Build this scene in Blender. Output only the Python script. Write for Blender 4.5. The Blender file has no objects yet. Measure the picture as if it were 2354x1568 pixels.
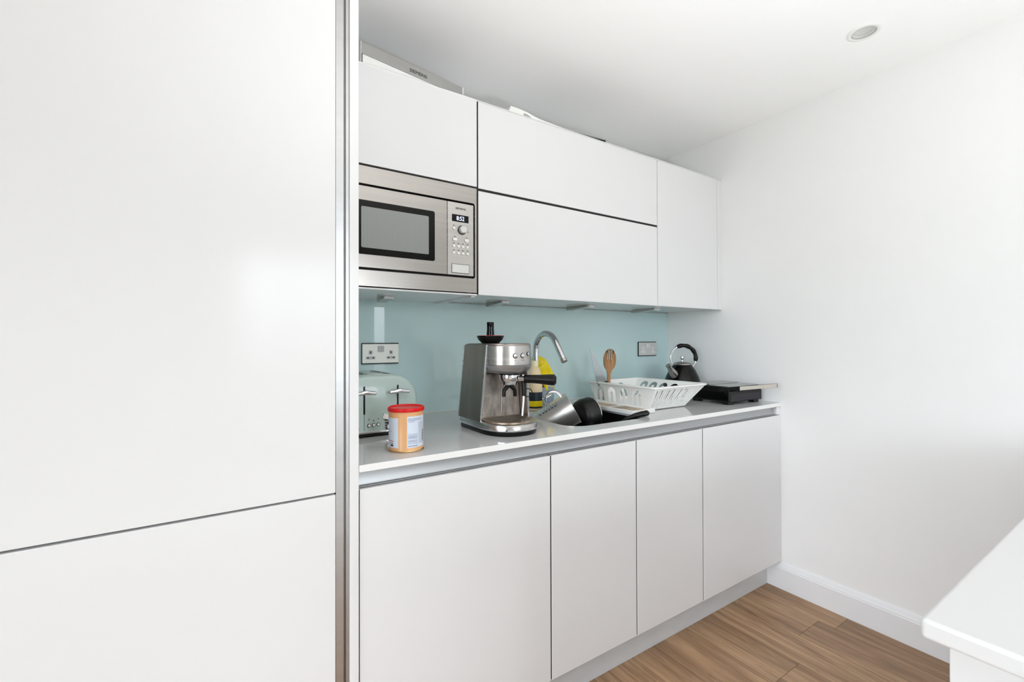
import bpy, bmesh, math, random
from mathutils import Vector, Matrix
from mathutils.geometry import delaunay_2d_cdt
random.seed(7)
PI = math.pi
sc = bpy.context.scene
COL = sc.collection

# ------------------------------------------------------------------ camera
cam_d = bpy.data.cameras.new('camera')
cam_d.sensor_width = 36.0
cam_d.lens = 36.0 * 1027.42 / 2354
cam_d.shift_y = -7.07 / 2354
cam_d.clip_start = 0.02
cam = bpy.data.objects.new('camera', cam_d)
COL.objects.link(cam)
R3 = Vector((0.84051293, -0.54178253, -0.00311653)).normalized()
U3 = Vector((-0.00169366, -0.00837967, 0.99996346)).normalized()
FW = Vector((0.54178884, 0.84047693, 0.00796082)).normalized()
cam.matrix_world = Matrix(((R3.x, U3.x, -FW.x, 0), (R3.y, U3.y, -FW.y, 0), (R3.z, U3.z, -FW.z, 1.2072), (0, 0, 0, 1)))
sc.camera = cam

# ------------------------------------------------------------------ world, daylight, exposure
SKY = 9.8                 # sky radiance outside the windows
UP = 94.0                # watts of the added fill uplighter
w = bpy.data.worlds.new('daylight'); sc.world = w; w.use_nodes = True
nt = w.node_tree; nt.nodes.clear()
out = nt.nodes.new('ShaderNodeOutputWorld'); bg = nt.nodes.new('ShaderNodeBackground')
tc = nt.nodes.new('ShaderNodeTexCoord'); sx = nt.nodes.new('ShaderNodeSeparateXYZ'); rp = nt.nodes.new('ShaderNodeValToRGB')
rp.color_ramp.elements[0].position = 0.46; rp.color_ramp.elements[0].color = (.15, .155, .14, 1)
rp.color_ramp.elements[1].position = 0.56; rp.color_ramp.elements[1].color = (.925, .98, 1.065, 1)
mr = nt.nodes.new('ShaderNodeMapRange'); mr.inputs[1].default_value = -1; mr.inputs[2].default_value = 1
nt.links.new(tc.outputs['Generated'], sx.inputs[0]); nt.links.new(sx.outputs[2], mr.inputs[0])
nt.links.new(mr.outputs[0], rp.inputs[0]); nt.links.new(rp.outputs[0], bg.inputs[0])
bg.inputs[1].default_value = SKY
nt.links.new(bg.outputs[0], out.inputs[0])

XW, YB, ZC = 2.2955, 1.80, 2.3234          # right wall, back wall, ceiling
XL, YF = -2.6, -3.2                         # left wall, window wall behind the camera
WIN = [(0.1, 1.6, 0.05, 2.2), (1.86, 2.13, 0.05, 2.15)]      # openings of the window wall: x0, x1, z0, z1
WINL = [(-3.1, 0.95, 0.05, 2.2)]                                # left-wall opening added to brighten the right wall: y0, y1, z0, z1

def portal(name, loc, rot, sx_, sy_):
    l = bpy.data.lights.new(name, 'AREA'); l.shape = 'RECTANGLE'; l.size = sx_; l.size_y = sy_
    l.cycles.is_portal = True
    o = bpy.data.objects.new(name, l); COL.objects.link(o); o.location = loc; o.rotation_euler = rot
for i, (a, b, c, d) in enumerate(WIN):
    portal('daylight_portal', ((a + b) / 2, YF - .11, (c + d) / 2), (PI / 2, 0, 0), b - a, d - c)
for i, (a, b, c, d) in enumerate(WINL):
    portal('daylight_portal', (XL - .11, (a + b) / 2, (c + d) / 2), (PI / 2, 0, -PI / 2), b - a, d - c)

sc.view_settings.view_transform = 'Standard'
sc.view_settings.look = 'None'
sc.view_settings.gamma = 1
sc.view_settings.use_curve_mapping = False
sc.view_settings.exposure = 0.02
sc.cycles.max_bounces = 14
sc.cycles.diffuse_bounces = 8
sc.cycles.glossy_bounces = 6
sc.cycles.transparent_max_bounces = 12
sc.cycles.caustics_reflective = False
sc.cycles.caustics_refractive = False
sc.cycles.sample_clamp_indirect = 8

# ------------------------------------------------------------------ materials
def lin(c):
    return tuple((x / 12.92 if x <= .04045 else ((x + .055) / 1.055) ** 2.4) for x in [v / 255 for v in c])

def pm(name, col, rough=.5, metal=0, spec=.5, coat=0, coat_rough=.05, trans=0, emis=None, estr=0, var=.04, vscale=(6, 6, 6),
       bump=0, bscale=60, rvar=0.0, ior=1.45, alpha=1):
    m = bpy.data.materials.new(name); m.use_nodes = True
    t = m.node_tree; p = t.nodes['Principled BSDF']
    c = lin(col)
    tc = t.nodes.new('ShaderNodeTexCoord'); mp = t.nodes.new('ShaderNodeMapping'); mp.inputs['Scale'].default_value = vscale
    t.links.new(tc.outputs['Object'], mp.inputs[0])
    n = t.nodes.new('ShaderNodeTexNoise'); n.inputs['Scale'].default_value = 1.0; n.inputs['Detail'].default_value = 4
    t.links.new(mp.outputs[0], n.inputs['Vector'])
    r = t.nodes.new('ShaderNodeValToRGB')
    r.color_ramp.elements[0].position = .3; r.color_ramp.elements[1].position = .7
    r.color_ramp.elements[0].color = (*[x * (1 - var) for x in c], 1)
    r.color_ramp.elements[1].color = (*[min(1, x * (1 + var)) for x in c], 1)
    t.links.new(n.outputs['Fac'], r.inputs[0]); t.links.new(r.outputs[0], p.inputs['Base Color'])
    p.inputs['Roughness'].default_value = rough
    if rvar:
        k = t.nodes.new('ShaderNodeMapRange'); k.inputs[3].default_value = max(.02, rough - rvar); k.inputs[4].default_value = rough + rvar
        t.links.new(n.outputs['Fac'], k.inputs[0]); t.links.new(k.outputs[0], p.inputs['Roughness'])
    p.inputs['Metallic'].default_value = metal
    p.inputs['Specular IOR Level'].default_value = spec
    p.inputs['Coat Weight'].default_value = coat; p.inputs['Coat Roughness'].default_value = coat_rough
    p.inputs['Transmission Weight'].default_value = trans; p.inputs['IOR'].default_value = ior
    p.inputs['Alpha'].default_value = alpha
    if emis:
        p.inputs['Emission Color'].default_value = (*lin(emis), 1); p.inputs['Emission Strength'].default_value = estr
    if bump:
        n2 = t.nodes.new('ShaderNodeTexNoise'); n2.inputs['Scale'].default_value = bscale; n2.inputs['Detail'].default_value = 3
        t.links.new(tc.outputs['Object'], n2.inputs['Vector'])
        bp = t.nodes.new('ShaderNodeBump'); bp.inputs['Strength'].default_value = bump; bp.inputs['Distance'].default_value = .002
        t.links.new(n2.outputs['Fac'], bp.inputs['Height']); t.links.new(bp.outputs[0], p.inputs['Normal'])
    return m

def clear_mat(name, tint, refl=.06):
    m = bpy.data.materials.new(name); m.use_nodes = True
    t = m.node_tree; t.nodes.clear()
    o = t.nodes.new('ShaderNodeOutputMaterial'); mx = t.nodes.new('ShaderNodeMixShader')
    tr = t.nodes.new('ShaderNodeBsdfTransparent'); tr.inputs[0].default_value = (*tint, 1)
    gl = t.nodes.new('ShaderNodeBsdfGlossy'); gl.inputs['Roughness'].default_value = .02
    fr = t.nodes.new('ShaderNodeFresnel'); fr.inputs[0].default_value = 1.45
    t.links.new(fr.outputs[0], mx.inputs[0]); t.links.new(tr.outputs[0], mx.inputs[1]); t.links.new(gl.outputs[0], mx.inputs[2])
    t.links.new(mx.outputs[0], o.inputs[0])
    return m

M = {}
M['wall'] = pm('wall_paint', (237, 237, 237), .85, var=.006, bump=.03, bscale=220)
M['ceiling'] = pm('ceiling_paint', (251, 251, 251), .9, var=.006)
M['lacquer'] = pm('white_gloss_lacquer', (230, 230, 231), .14, spec=.3, var=.004, rvar=.03, vscale=(2, 2, 2))
M['lacquer_under'] = pm('white_gloss_board', (225, 225, 225), .06, var=.004)
M['island'] = pm('white_laminate', (216, 216, 216), .3, var=.004)
M['board'] = pm('white_board', (236, 236, 236), .4, var=.005)
M['gap'] = pm('dark_gap_shade', (26, 25, 24), .7)  # stands in for shade in the gaps; also on the hidden microwave housing
M['quartz_edge'] = pm('white_quartz_edge', (240, 240, 239), .2, var=.005)
M['quartz'] = pm('grey_quartz', (200, 200, 200), .1, var=.02, vscale=(180, 180, 180), rvar=.03)
M['alu'] = pm('brushed_aluminium', (190, 190, 190), .32, metal=1, vscale=(2, 2, 60), var=.03)
M['alu_light'] = pm('satin_aluminium', (182, 184, 186), .38, metal=.8, vscale=(2, 60, 60), var=.03)
M['steel'] = pm('brushed_steel', (186, 182, 178), .26, metal=1, vscale=(3, 3, 160), var=.05, rvar=.05)
M['steel_front'] = pm('brushed_steel_fascia', (164, 159, 154), .22, metal=1, vscale=(3, 3, 130), var=.05, rvar=.04)
M['steel_dark'] = pm('scuffed_steel', (160, 148, 141), .36, metal=1, vscale=(16, 16, 4), var=.13, rvar=.1)
M['chrome'] = pm('polished_chrome', (215, 215, 218), .06, metal=1, var=.01)
M['black'] = pm('black_plastic', (9, 9, 9), .32, spec=.35)
M['black_gloss'] = pm('black_enamel', (4, 4, 4), .07, spec=.35)
M['black_glass'] = pm('black_glass', (7, 5, 4), .05, spec=.25)
M['black_matt'] = pm('black_nonstick', (10, 10, 10), .42, bump=.15, bscale=300)
M['sink'] = pm('black_granite', (16, 16, 17), .45, var=.3, vscale=(300, 300, 300))
M['skirt'] = pm('skirting_paint', (232, 233, 235), .35, var=.012)
M['plinth'] = pm('plinth_foil', (212, 216, 219), .3, var=.04, vscale=(9, 9, 30))
M['white_plastic'] = pm('white_plastic', (238, 238, 236), .35, var=.01)
M['cream_plastic'] = pm('cream_socket_plate', (255, 254, 246), .3, var=.01)
M['satin_plate'] = pm('satin_socket_plate', (214, 215, 212), .3, metal=.25, var=.03)
M['grey_plastic'] = pm('grey_plastic', (196, 196, 196), .35)
M['tint_green'] = pm('sage_enamel', (178, 196, 190), .22, coat=.3, var=.01)
M['red'] = pm('red_plastic', (214, 8, 12), .3)
M['tan'] = pm('tan_card', (226, 172, 118), .28, var=.05, vscale=(20, 20, 8))
M['label'] = pm('pale_blue_label', (214, 224, 238), .4, var=.02)
M['label_text'] = pm('grey_print', (150, 160, 182), .5)
M['label_block'] = pm('pale_print', (192, 200, 214), .5)
M['ink'] = pm('black_print', (22, 24, 30), .5)
M['red_ink'] = pm('red_print', (190, 40, 40), .5)
M['tin_metal'] = pm('gold_tin', (214, 176, 120), .25, metal=1)
M['yellow'] = pm('yellow_rubber', (255, 222, 0), .42, var=.08, vscale=(30, 30, 30), bump=.2, bscale=90)
M['cream'] = pm('cream_bottle', (240, 218, 178), .4)
M['navy'] = pm('navy_label', (30, 42, 54), .4)
M['blue_grey'] = pm('blue_grey_plastic', (150, 168, 182), .35)
M['wood'] = pm('olive_wood', (158, 114, 70), .5, var=.5, vscale=(70, 70, 6))
M['mud'] = pm('brown_residue', (178, 160, 140), .6, var=.3, vscale=(25, 14, 10))
M['blade'] = pm('knife_steel', (168, 174, 176), .16, metal=1)
M['grill_top'] = pm('grey_grill_lid', (176, 176, 174), .3, metal=.8, var=.03)
M['grill_handle'] = pm('champagne_metal', (214, 208, 198), .3, metal=.75)
M['mw_mesh'] = None
M['text_dark'] = pm('dark_lettering', (48, 46, 42), .5)
M['display_glow'] = pm('display_digits', (220, 228, 255), .5, emis=(205, 218, 255), estr=1.6)
M['glass'] = clear_mat('window_glass', (.97, .98, .975))
M['acrylic'] = clear_mat('clear_acrylic', (.90, .92, .92))
M['smoke_edge'] = pm('grey_acrylic_edge', (120, 124, 124), .2)
M['paper'] = pm('white_paper', (240, 240, 238), .8)
M['frame'] = pm('window_frame_paint', (225, 225, 225), .4)

# back-painted glass
M['splash'] = pm('teal_back_painted_glass', (202, 227, 228), .012, var=.006, coat=.3)
M['splash_edge'] = pm('glass_edge', (205, 226, 222), .2)

# microwave screen: fine vertical lines
def mesh_mat():
    m = bpy.data.materials.new('microwave_screen'); m.use_nodes = True
    t = m.node_tree; p = t.nodes['Principled BSDF']
    tc = t.nodes.new('ShaderNodeTexCoord'); wv = t.nodes.new('ShaderNodeTexWave'); wv.inputs['Scale'].default_value = 130
    wv.bands_direction = 'X'; wv.inputs['Distortion'].default_value = .6
    r = t.nodes.new('ShaderNodeValToRGB'); r.color_ramp.elements[0].color = (*lin((120, 122, 120)), 1); r.color_ramp.elements[1].color = (*lin((164, 168, 166)), 1)
    t.links.new(tc.outputs['Object'], wv.inputs['Vector']); t.links.new(wv.outputs['Fac'], r.inputs[0]); t.links.new(r.outputs[0], p.inputs['Base Color'])
    p.inputs['Roughness'].default_value = .12
    return m
M['mw_mesh'] = mesh_mat()

def wood_floor():
    m = bpy.data.materials.new('oak_plank'); m.use_nodes = True
    t = m.node_tree; p = t.nodes['Principled BSDF']; N = t.nodes.new; L = t.links.new
    at = N('ShaderNodeAttribute'); at.attribute_name = 'tone'
    tc = N('ShaderNodeTexCoord')
    off = N('ShaderNodeVectorMath'); off.operation = 'SCALE'; off.inputs[3].default_value = 37.0
    L(at.outputs['Color'], off.inputs[0])
    ad = N('ShaderNodeVectorMath'); ad.operation = 'ADD'; L(tc.outputs['Object'], ad.inputs[0]); L(off.outputs[0], ad.inputs[1])
    def noise(scale, detail, sc_, dist=0, rough=.55):
        mp = N('ShaderNodeMapping'); mp.inputs['Scale'].default_value = scale; L(ad.outputs[0], mp.inputs[0])
        n = N('ShaderNodeTexNoise'); n.inputs['Scale'].default_value = sc_; n.inputs['Detail'].default_value = detail
        n.inputs['Distortion'].default_value = dist; n.inputs['Roughness'].default_value = rough; L(mp.outputs[0], n.inputs['Vector']); return n
    broad = noise((9, 1.3, 1), 4, 1.0, 1.2)
    fine = noise((95, 3.0, 1), 6, 1.0, .35, .7)
    # growth-ring figure
    mp = N('ShaderNodeMapping'); mp.inputs['Scale'].default_value = (9, 1.0, 1); L(ad.outputs[0], mp.inputs[0])
    wv = N('ShaderNodeTexWave'); wv.wave_type = 'BANDS'; wv.bands_direction = 'X'; wv.inputs['Scale'].default_value = .75
    wv.inputs['Distortion'].default_value = 16; wv.inputs['Detail'].default_value = 3; wv.inputs['Detail Scale'].default_value = .9
    L(mp.outputs[0], wv.inputs['Vector'])
    r1 = N('ShaderNodeValToRGB'); e = r1.color_ramp.elements
    e[0].position = .28; e[0].color = (*lin((134, 102, 74)), 1); e[1].position = .72; e[1].color = (*lin((192, 157, 122)), 1)
    L(broad.outputs['Fac'], r1.inputs[0])
    r2 = N('ShaderNodeValToRGB'); e = r2.color_ramp.elements
    e[0].position = .30; e[0].color = (.50, .45, .40, 1); e[1].position = .52; e[1].color = (1, 1, 1, 1); L(fine.outputs['Fac'], r2.inputs[0])
    r3 = N('ShaderNodeValToRGB'); e = r3.color_ramp.elements
    e[0].position = .0; e[0].color = (.74, .70, .66, 1); e[1].position = .35; e[1].color = (1, 1, 1, 1); L(wv.outputs['Fac'], r3.inputs[0])
    m1 = N('ShaderNodeMixRGB'); m1.blend_type = 'MULTIPLY'; m1.inputs[0].default_value = .9; L(r1.outputs[0], m1.inputs[1]); L(r2.outputs[0], m1.inputs[2])
    m2 = N('ShaderNodeMixRGB'); m2.blend_type = 'MULTIPLY'; m2.inputs[0].default_value = .4; L(m1.outputs[0], m2.inputs[1]); L(r3.outputs[0], m2.inputs[2])
    # dark knots
    kn = noise((12, 2.0, 1), 3, 1.0, 2.0)
    r4 = N('ShaderNodeValToRGB'); e = r4.color_ramp.elements
    e[0].position = .62; e[0].color = (1, 1, 1, 1); e[1].position = .76; e[1].color = (.42, .37, .33, 1); L(kn.outputs['Fac'], r4.inputs[0])
    m3 = N('ShaderNodeMixRGB'); m3.blend_type = 'MULTIPLY'; m3.inputs[0].default_value = .9; L(m2.outputs[0], m3.inputs[1]); L(r4.outputs[0], m3.inputs[2])
    hs = N('ShaderNodeHueSaturation'); sp = N('ShaderNodeSeparateColor'); L(at.outputs['Color'], sp.inputs[0])
    k = N('ShaderNodeMapRange'); k.inputs[3].default_value = .9; k.inputs[4].default_value = 1.12; L(sp.outputs[0], k.inputs[0]); L(k.outputs[0], hs.inputs['Value'])
    L(m3.outputs[0], hs.inputs['Color']); L(hs.outputs[0], p.inputs['Base Color'])
    p.inputs['Roughness'].default_value = .42
    bp = N('ShaderNodeBump'); bp.inputs['Strength'].default_value = .12; bp.inputs['Distance'].default_value = .001
    L(fine.outputs['Fac'], bp.inputs['Height']); L(bp.outputs[0], p.inputs['Normal'])
    return m
M['floor'] = wood_floor()

# ------------------------------------------------------------------ mesh helpers
def nb(): return bmesh.new()

def box(b, x0, x1, y0, y1, z0, z1, mi=0, T=None):
    v = [b.verts.new(T @ Vector(c) if T else c) for c in ((x0, y0, z0), (x1, y0, z0), (x1, y1, z0), (x0, y1, z0), (x0, y0, z1), (x1, y0, z1), (x1, y1, z1), (x0, y1, z1))]
    for f in ((0, 3, 2, 1), (4, 5, 6, 7), (0, 1, 5, 4), (1, 2, 6, 5), (2, 3, 7, 6), (3, 0, 4, 7)):
        b.faces.new([v[i] for i in f]).material_index = mi

def loft(b, rings, mi=0, cap0=True, cap1=True, closed=True):
    R = [[b.verts.new(p) for p in r] for r in rings]
    n = len(R[0])
    for a, c in zip(R[:-1], R[1:]):
        for i in range(n if closed else n - 1):
            j = (i + 1) % n
            b.faces.new((a[i], a[j], c[j], c[i])).material_index = mi
    if cap0: b.faces.new(R[0][::-1]).material_index = mi
    if cap1: b.faces.new(R[-1]).material_index = mi
    return R

def axm(o, z, xh=(0, 0, 1)):
    z = Vector(z).normalized(); xh = Vector(xh)
    if abs(z.dot(xh.normalized())) > .98: xh = Vector((1, 0, 0))
    y = z.cross(xh).normalized(); x = y.cross(z)
    return Matrix(((x.x, y.x, z.x, o[0]), (x.y, y.y, z.y, o[1]), (x.z, y.z, z.z, o[2]), (0, 0, 0, 1)))

def lathe(b, prof, n=40, mi=0, T=None, a0=0, a1=2 * PI):
    full = abs(a1 - a0) > 2 * PI - 1e-6
    m = n if full else n + 1
    prev = None
    for r, z in prof:
        if r < 1e-6:
            cur = [b.verts.new(T @ Vector((0, 0, z)) if T else (0, 0, z))]
        else:
            cur = []
            for i in range(m):
                a = a0 + (a1 - a0) * i / n
                c = Vector((r * math.cos(a), r * math.sin(a), z)); cur.append(b.verts.new(T @ c if T else c))
        if prev is not None:
            for i in range(n):
                j = (i + 1) % m if full else i + 1
                if len(prev) == 1 and len(cur) == 1: continue
                if len(prev) == 1: f = (prev[0], cur[j], cur[i])
                elif len(cur) == 1: f = (prev[i], prev[j], cur[0])
                else: f = (prev[i], prev[j], cur[j], cur[i])
                b.faces.new(f).material_index = mi
        prev = cur

def cyl(b, p0, p1, r0, r1=None, n=24, mi=0):
    p0 = Vector(p0); p1 = Vector(p1); r1 = r0 if r1 is None else r1
    lathe(b, [(0, 0), (r0, 0), (r1, (p1 - p0).length), (0, (p1 - p0).length)], n, mi, axm(p0, p1 - p0))

def tube(b, pts, r, n=12, mi=0, sx_=1.0):
    pts = [Vector(p) for p in pts]; k = len(pts)
    rr = r if isinstance(r, (list, tuple)) else [r] * k
    up = None; rings = []
    for i, p in enumerate(pts):
        t = (pts[min(i + 1, k - 1)] - pts[max(i - 1, 0)]).normalized()
        if up is None:
            up = Vector((0, 0, 1)) if abs(t.z) < .9 else Vector((1, 0, 0))
        s = t.cross(up).normalized(); up = s.cross(t).normalized()
        rings.append([p + s * (math.cos(2 * PI * q / n) * rr[i] * sx_) + up * (math.sin(2 * PI * q / n) * rr[i]) for q in range(n)])
    loft(b, rings, mi)

def ball(b, c, r, mi=0, n=20, sz=1):
    lathe(b, [(r * math.sin(PI * i / 10), -r * sz * math.cos(PI * i / 10)) for i in range(11)], n, mi, Matrix.Translation(c))

def prism(b, poly, lo, hi, axis='y', mi=0):
    f = {'y': lambda u, v, h: (u, h, v), 'z': lambda u, v, h: (u, v, h), 'x': lambda u, v, h: (h, u, v)}[axis]
    loft(b, [[f(u, v, lo) for u, v in poly], [f(u, v, hi) for u, v in poly]], mi)

def rrect(x0, x1, y0, y1, r, n=6):
    o = []
    for cx, cy, a in ((x1 - r, y1 - r, 0), (x0 + r, y1 - r, PI / 2), (x0 + r, y0 + r, PI), (x1 - r, y0 + r, 1.5 * PI)):
        for i in range(n + 1):
            q = a + PI / 2 * i / n; o.append((cx + r * math.cos(q), cy + r * math.sin(q)))
    return o

def inside(p, poly):
    x, y = p; c = False; j = len(poly) - 1
    for i in range(len(poly)):
        xi, yi = poly[i]; xj, yj = poly[j]
        if (yi > y) != (yj > y) and x < (xj - xi) * (y - yi) / (yj - yi) + xi: c = not c
        j = i
    return c

def panel(b, outer, holes, t, T, mi=0, mi_edge=None):
    """flat sheet with holes in local xy, thickness t along local z"""
    vs = []; es = []
    for lp in [outer] + holes:
        k = len(vs); vs += [Vector(p) for p in lp]; es += [(k + i, k + (i + 1) % len(lp)) for i in range(len(lp))]
    V, E, F = delaunay_2d_cdt(vs, es, [], 0, 1e-6)[:3]
    keep = []
    for f in F:
        c = sum((V[i] for i in f), Vector((0, 0))) / len(f)
        if inside(c, outer) and not any(inside(c, h) for h in holes): keep.append(list(f))
    lo = {}; hi = {}
    for f in keep:
        for i in f:
            if i not in lo:
                lo[i] = b.verts.new(T @ Vector((V[i].x, V[i].y, 0))); hi[i] = b.verts.new(T @ Vector((V[i].x, V[i].y, t)))
    cnt = {}
    for f in keep:
        b.faces.new([hi[i] for i in f]).material_index = mi
        b.faces.new([lo[i] for i in f[::-1]]).material_index = mi
        for i in range(len(f)):
            cnt.setdefault(frozenset((f[i], f[(i + 1) % len(f)])), []).append((f[i], f[(i + 1) % len(f)]))
    for k, l in cnt.items():
        if len(l) == 1:
            i, j = l[0]
            b.faces.new((lo[i], lo[j], hi[j], hi[i])).material_index = mi if mi_edge is None else mi_edge

def root_of(o):
    while o.parent: o = o.parent
    return o

def obj(name, b, mat, parent=None, bev=0, seg=2, smooth=38, local=False):
    if not local and parent is not None:
        bmesh.ops.translate(b, verts=b.verts, vec=-root_of(parent).location)
    bmesh.ops.recalc_face_normals(b, faces=b.faces)
    me = bpy.data.meshes.new(name); b.to_mesh(me); b.free()
    for m in (mat if isinstance(mat, list) else [mat]): me.materials.append(m)
    if smooth:
        me.shade_smooth(); me.set_sharp_from_angle(angle=math.radians(smooth))
    o = bpy.data.objects.new(name, me); COL.objects.link(o)
    if parent: o.parent = parent
    if bev:
        md = o.modifiers.new('bevel', 'BEVEL'); md.width = bev; md.segments = seg; md.limit_method = 'ANGLE'; md.angle_limit = math.radians(50)
        md.harden_normals = True
    return o

def tag(o, label, cat, group=None, kind=None):
    o['label'] = label; o['category'] = cat
    if group: o['group'] = group
    if kind: o['kind'] = kind
    return o

def thing(name, label, cat, loc=(0, 0, 0), rz=0, group=None):
    o = bpy.data.objects.new(name, None); COL.objects.link(o); o.empty_display_size = .05
    o.location = loc; o.rotation_euler = (0, 0, rz)
    return tag(o, label, cat, group)

def struct(name, b, mat, **k):
    o = obj(name, b, mat, **k); o['kind'] = 'structure'; return o

def text(name, s, width, mat, parent, centre, T, depth=.0006, height=None):
    """lettering whose x runs along T's x axis, up along T's y axis"""
    cu = bpy.data.curves.new(name, 'FONT'); cu.body = s; cu.size = 1; cu.align_x = 'CENTER'; cu.align_y = 'CENTER'; cu.extrude = .0; cu.resolution_u = 3
    to = bpy.data.objects.new(name, cu); COL.objects.link(to)
    bpy.context.view_layer.update()
    me = bpy.data.meshes.new_from_object(to.evaluated_get(bpy.context.evaluated_depsgraph_get()))
    bpy.data.objects.remove(to)
    xs = [v.co.x for v in me.vertices]; ys = [v.co.y for v in me.vertices]
    kx = width / (max(xs) - min(xs)); ky = height / (max(ys) - min(ys)) if height else kx
    cx = (max(xs) + min(xs)) / 2; cy = (max(ys) + min(ys)) / 2
    b = bmesh.new(); b.from_mesh(me)
    r = bmesh.ops.extrude_face_region(b, geom=b.faces[:])
    for v in b.verts: v.co = Vector(((v.co.x - cx) * kx, (v.co.y - cy) * ky, 0))
    for e in r['geom']:
        if isinstance(e, bmesh.types.BMVert): e.co.z = depth
    for v in b.verts: v.co = Vector(centre) + T @ v.co
    return obj(name, b, mat, parent, smooth=0, local=True)

FACE = Matrix(((1, 0, 0), (0, 0, -1), (0, 1, 0)))      # lettering on a face that looks along -y

# ================================================================== ROOM
def plank_floor():
    b = nb(); lay = b.loops.layers.float_color.new('tone')
    wdt = .1735; x_edge = 2.155
    known = {0: .912, 1: .850, -1: 1.45, -2: .833, -3: .35, -4: 1.33, -5: .62}
    x = x_edge; i = 0
    rows = []
    k = 1
    while x_edge + (k - 1) * wdt < XW: rows.append(k); k += 1
    k = 0
    while x_edge + k * wdt > XL: rows.append(k); k -= 1
    for k in rows:
        # row k spans x_edge+(k-1)*wdt .. x_edge+k*wdt
        xa = x_edge + (k - 1) * wdt; xb = x_edge + k * wdt
        xa = max(xa, XL); xb = min(xb, XW)
        if xb - xa < .002: continue
        y0 = known.get(k, random.uniform(-1, 1)); L = 1.22
        ys = [y0]
        while ys[-1] < YB: ys.append(ys[-1] + L)
        while ys[0] > YF: ys.insert(0, ys[0] - L)
        for a, c in zip(ys[:-1], ys[1:]):
            a2 = max(a, YF); c2 = min(c, YB)
            if c2 - a2 < .01: continue
            tone = (random.random(), random.random(), random.random(), 1)
            g = .0007; h = .0012
            top = [(xa + g, a2 + g, 0), (xb - g, a2 + g, 0), (xb - g, c2 - g, 0), (xa + g, c2 - g, 0)]
            bot = [(xa, a2, -h), (xb, a2, -h), (xb, c2, -h), (xa, c2, -h)]
            vt = [b.verts.new(p) for p in top]; vb = [b.verts.new(p) for p in bot]
            fs = [b.faces.new(vt)] + [b.faces.new((vb[q], vb[(q + 1) % 4], vt[(q + 1) % 4], vt[q])) for q in range(4)]
            for f in fs[1:]: f.material_index = 1
            for f in fs:
                for l in f.loops: l[lay] = tone
    box(b, XL, XW, YF, YB, -.06, -.0012, 1)
    return b
fl = struct('floor', plank_floor(), [M['floor'], pm('plank_joint', (112, 86, 62), .8)], smooth=0)

b = nb()
hole_c = (1.945, .66)
panel(b, [(XL - .1, YF - .1), (XW + .1, YF - .1), (XW + .1, YB + .1), (XL - .1, YB + .1)],
      [[(hole_c[0] + .038 * math.cos(2 * PI * i / 32), hole_c[1] + .038 * math.sin(2 * PI * i / 32)) for i in range(32)]], .1, Matrix.Translation((0, 0, ZC)))
struct('ceiling', b, M['ceiling'], smooth=0)
b = nb(); box(b, XL - .1, XW + .1, YB, YB + .1, -.06, ZC); struct('wall_back', b, M['wall'], smooth=0)
b = nb(); box(b, XW, XW + .1, YF - .1, YB, -.06, ZC); struct('wall_right', b, M['wall'], smooth=0)
b = nb()
panel(b, [(XL, -.06), (XW, -.06), (XW, ZC), (XL, ZC)], [[(a, c), (d, c), (d, e), (a, e)] for a, d, c, e in WIN], .1,
      Matrix(((1, 0, 0, 0), (0, 0, 1, YF - .1), (0, 1, 0, 0), (0, 0, 0, 1))))
struct('wall_front', b, M['wall'], smooth=0)
b = nb()
panel(b, [(YF - .1, -.06), (YB, -.06), (YB, ZC), (YF - .1, ZC)], [[(a, c), (d, c), (d, e), (a, e)] for a, d, c, e in WINL], .1,
      Matrix(((0, 0, 1, XL - .1), (1, 0, 0, 0), (0, 1, 0, 0), (0, 0, 0, 1))))
struct('wall_left', b, M['wall'], smooth=0)

def window(name, a, d, c, e, n, along):
    r = bpy.data.objects.new(name, None); COL.objects.link(r); r['kind'] = 'structure'
    b = nb(); g = nb(); f = .05
    def bx(bm, u0, u1, v0, v1, t0, t1):
        if along == 'x': box(bm, u0, u1, YF - t1, YF - t0, v0, v1)
        else: box(bm, XL - t1, XL - t0, u0, u1, v0, v1)
    bx(b, a, d, c, c + f, .02, .08); bx(b, a, d, e - f, e, .02, .08)
    for i in range(n + 1):
        u = a + (d - a - f) * i / n; bx(b, u, u + f, c + f, e - f, .02, .08)
    for i in range(n):
        u0 = a + (d - a - f) * i / n + f; u1 = a + (d - a - f) * (i + 1) / n
        bx(g, u0, u1, c + f, e - f, .047, .053)
    obj('window_frame', b, M['frame'], r, smooth=0); obj('window_pane', g, M['glass'], r, smooth=0)
window('window_1', *WIN[0], 3, 'x'); window('window_2', *WIN[1], 1, 'x'); window('added_window', *WINL[0], 3, 'y')  # last one is added on the unseen left wall to brighten the right wall

# skirting along the right wall (profile in xz, run along y)
b = nb()
pf = [(XW, 0), (XW - .018, 0), (XW - .018, .098), (XW - .0155, .102), (XW - .0155, .106), (XW - .011, .112), (XW - .009, .119), (XW - .006, .124), (XW, .126)]
loft(b, [[(x, y, z) for x, z in pf] for y in (YF, 1.196)])
struct('baseboard_right', b, M['skirt'], smooth=25)

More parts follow.
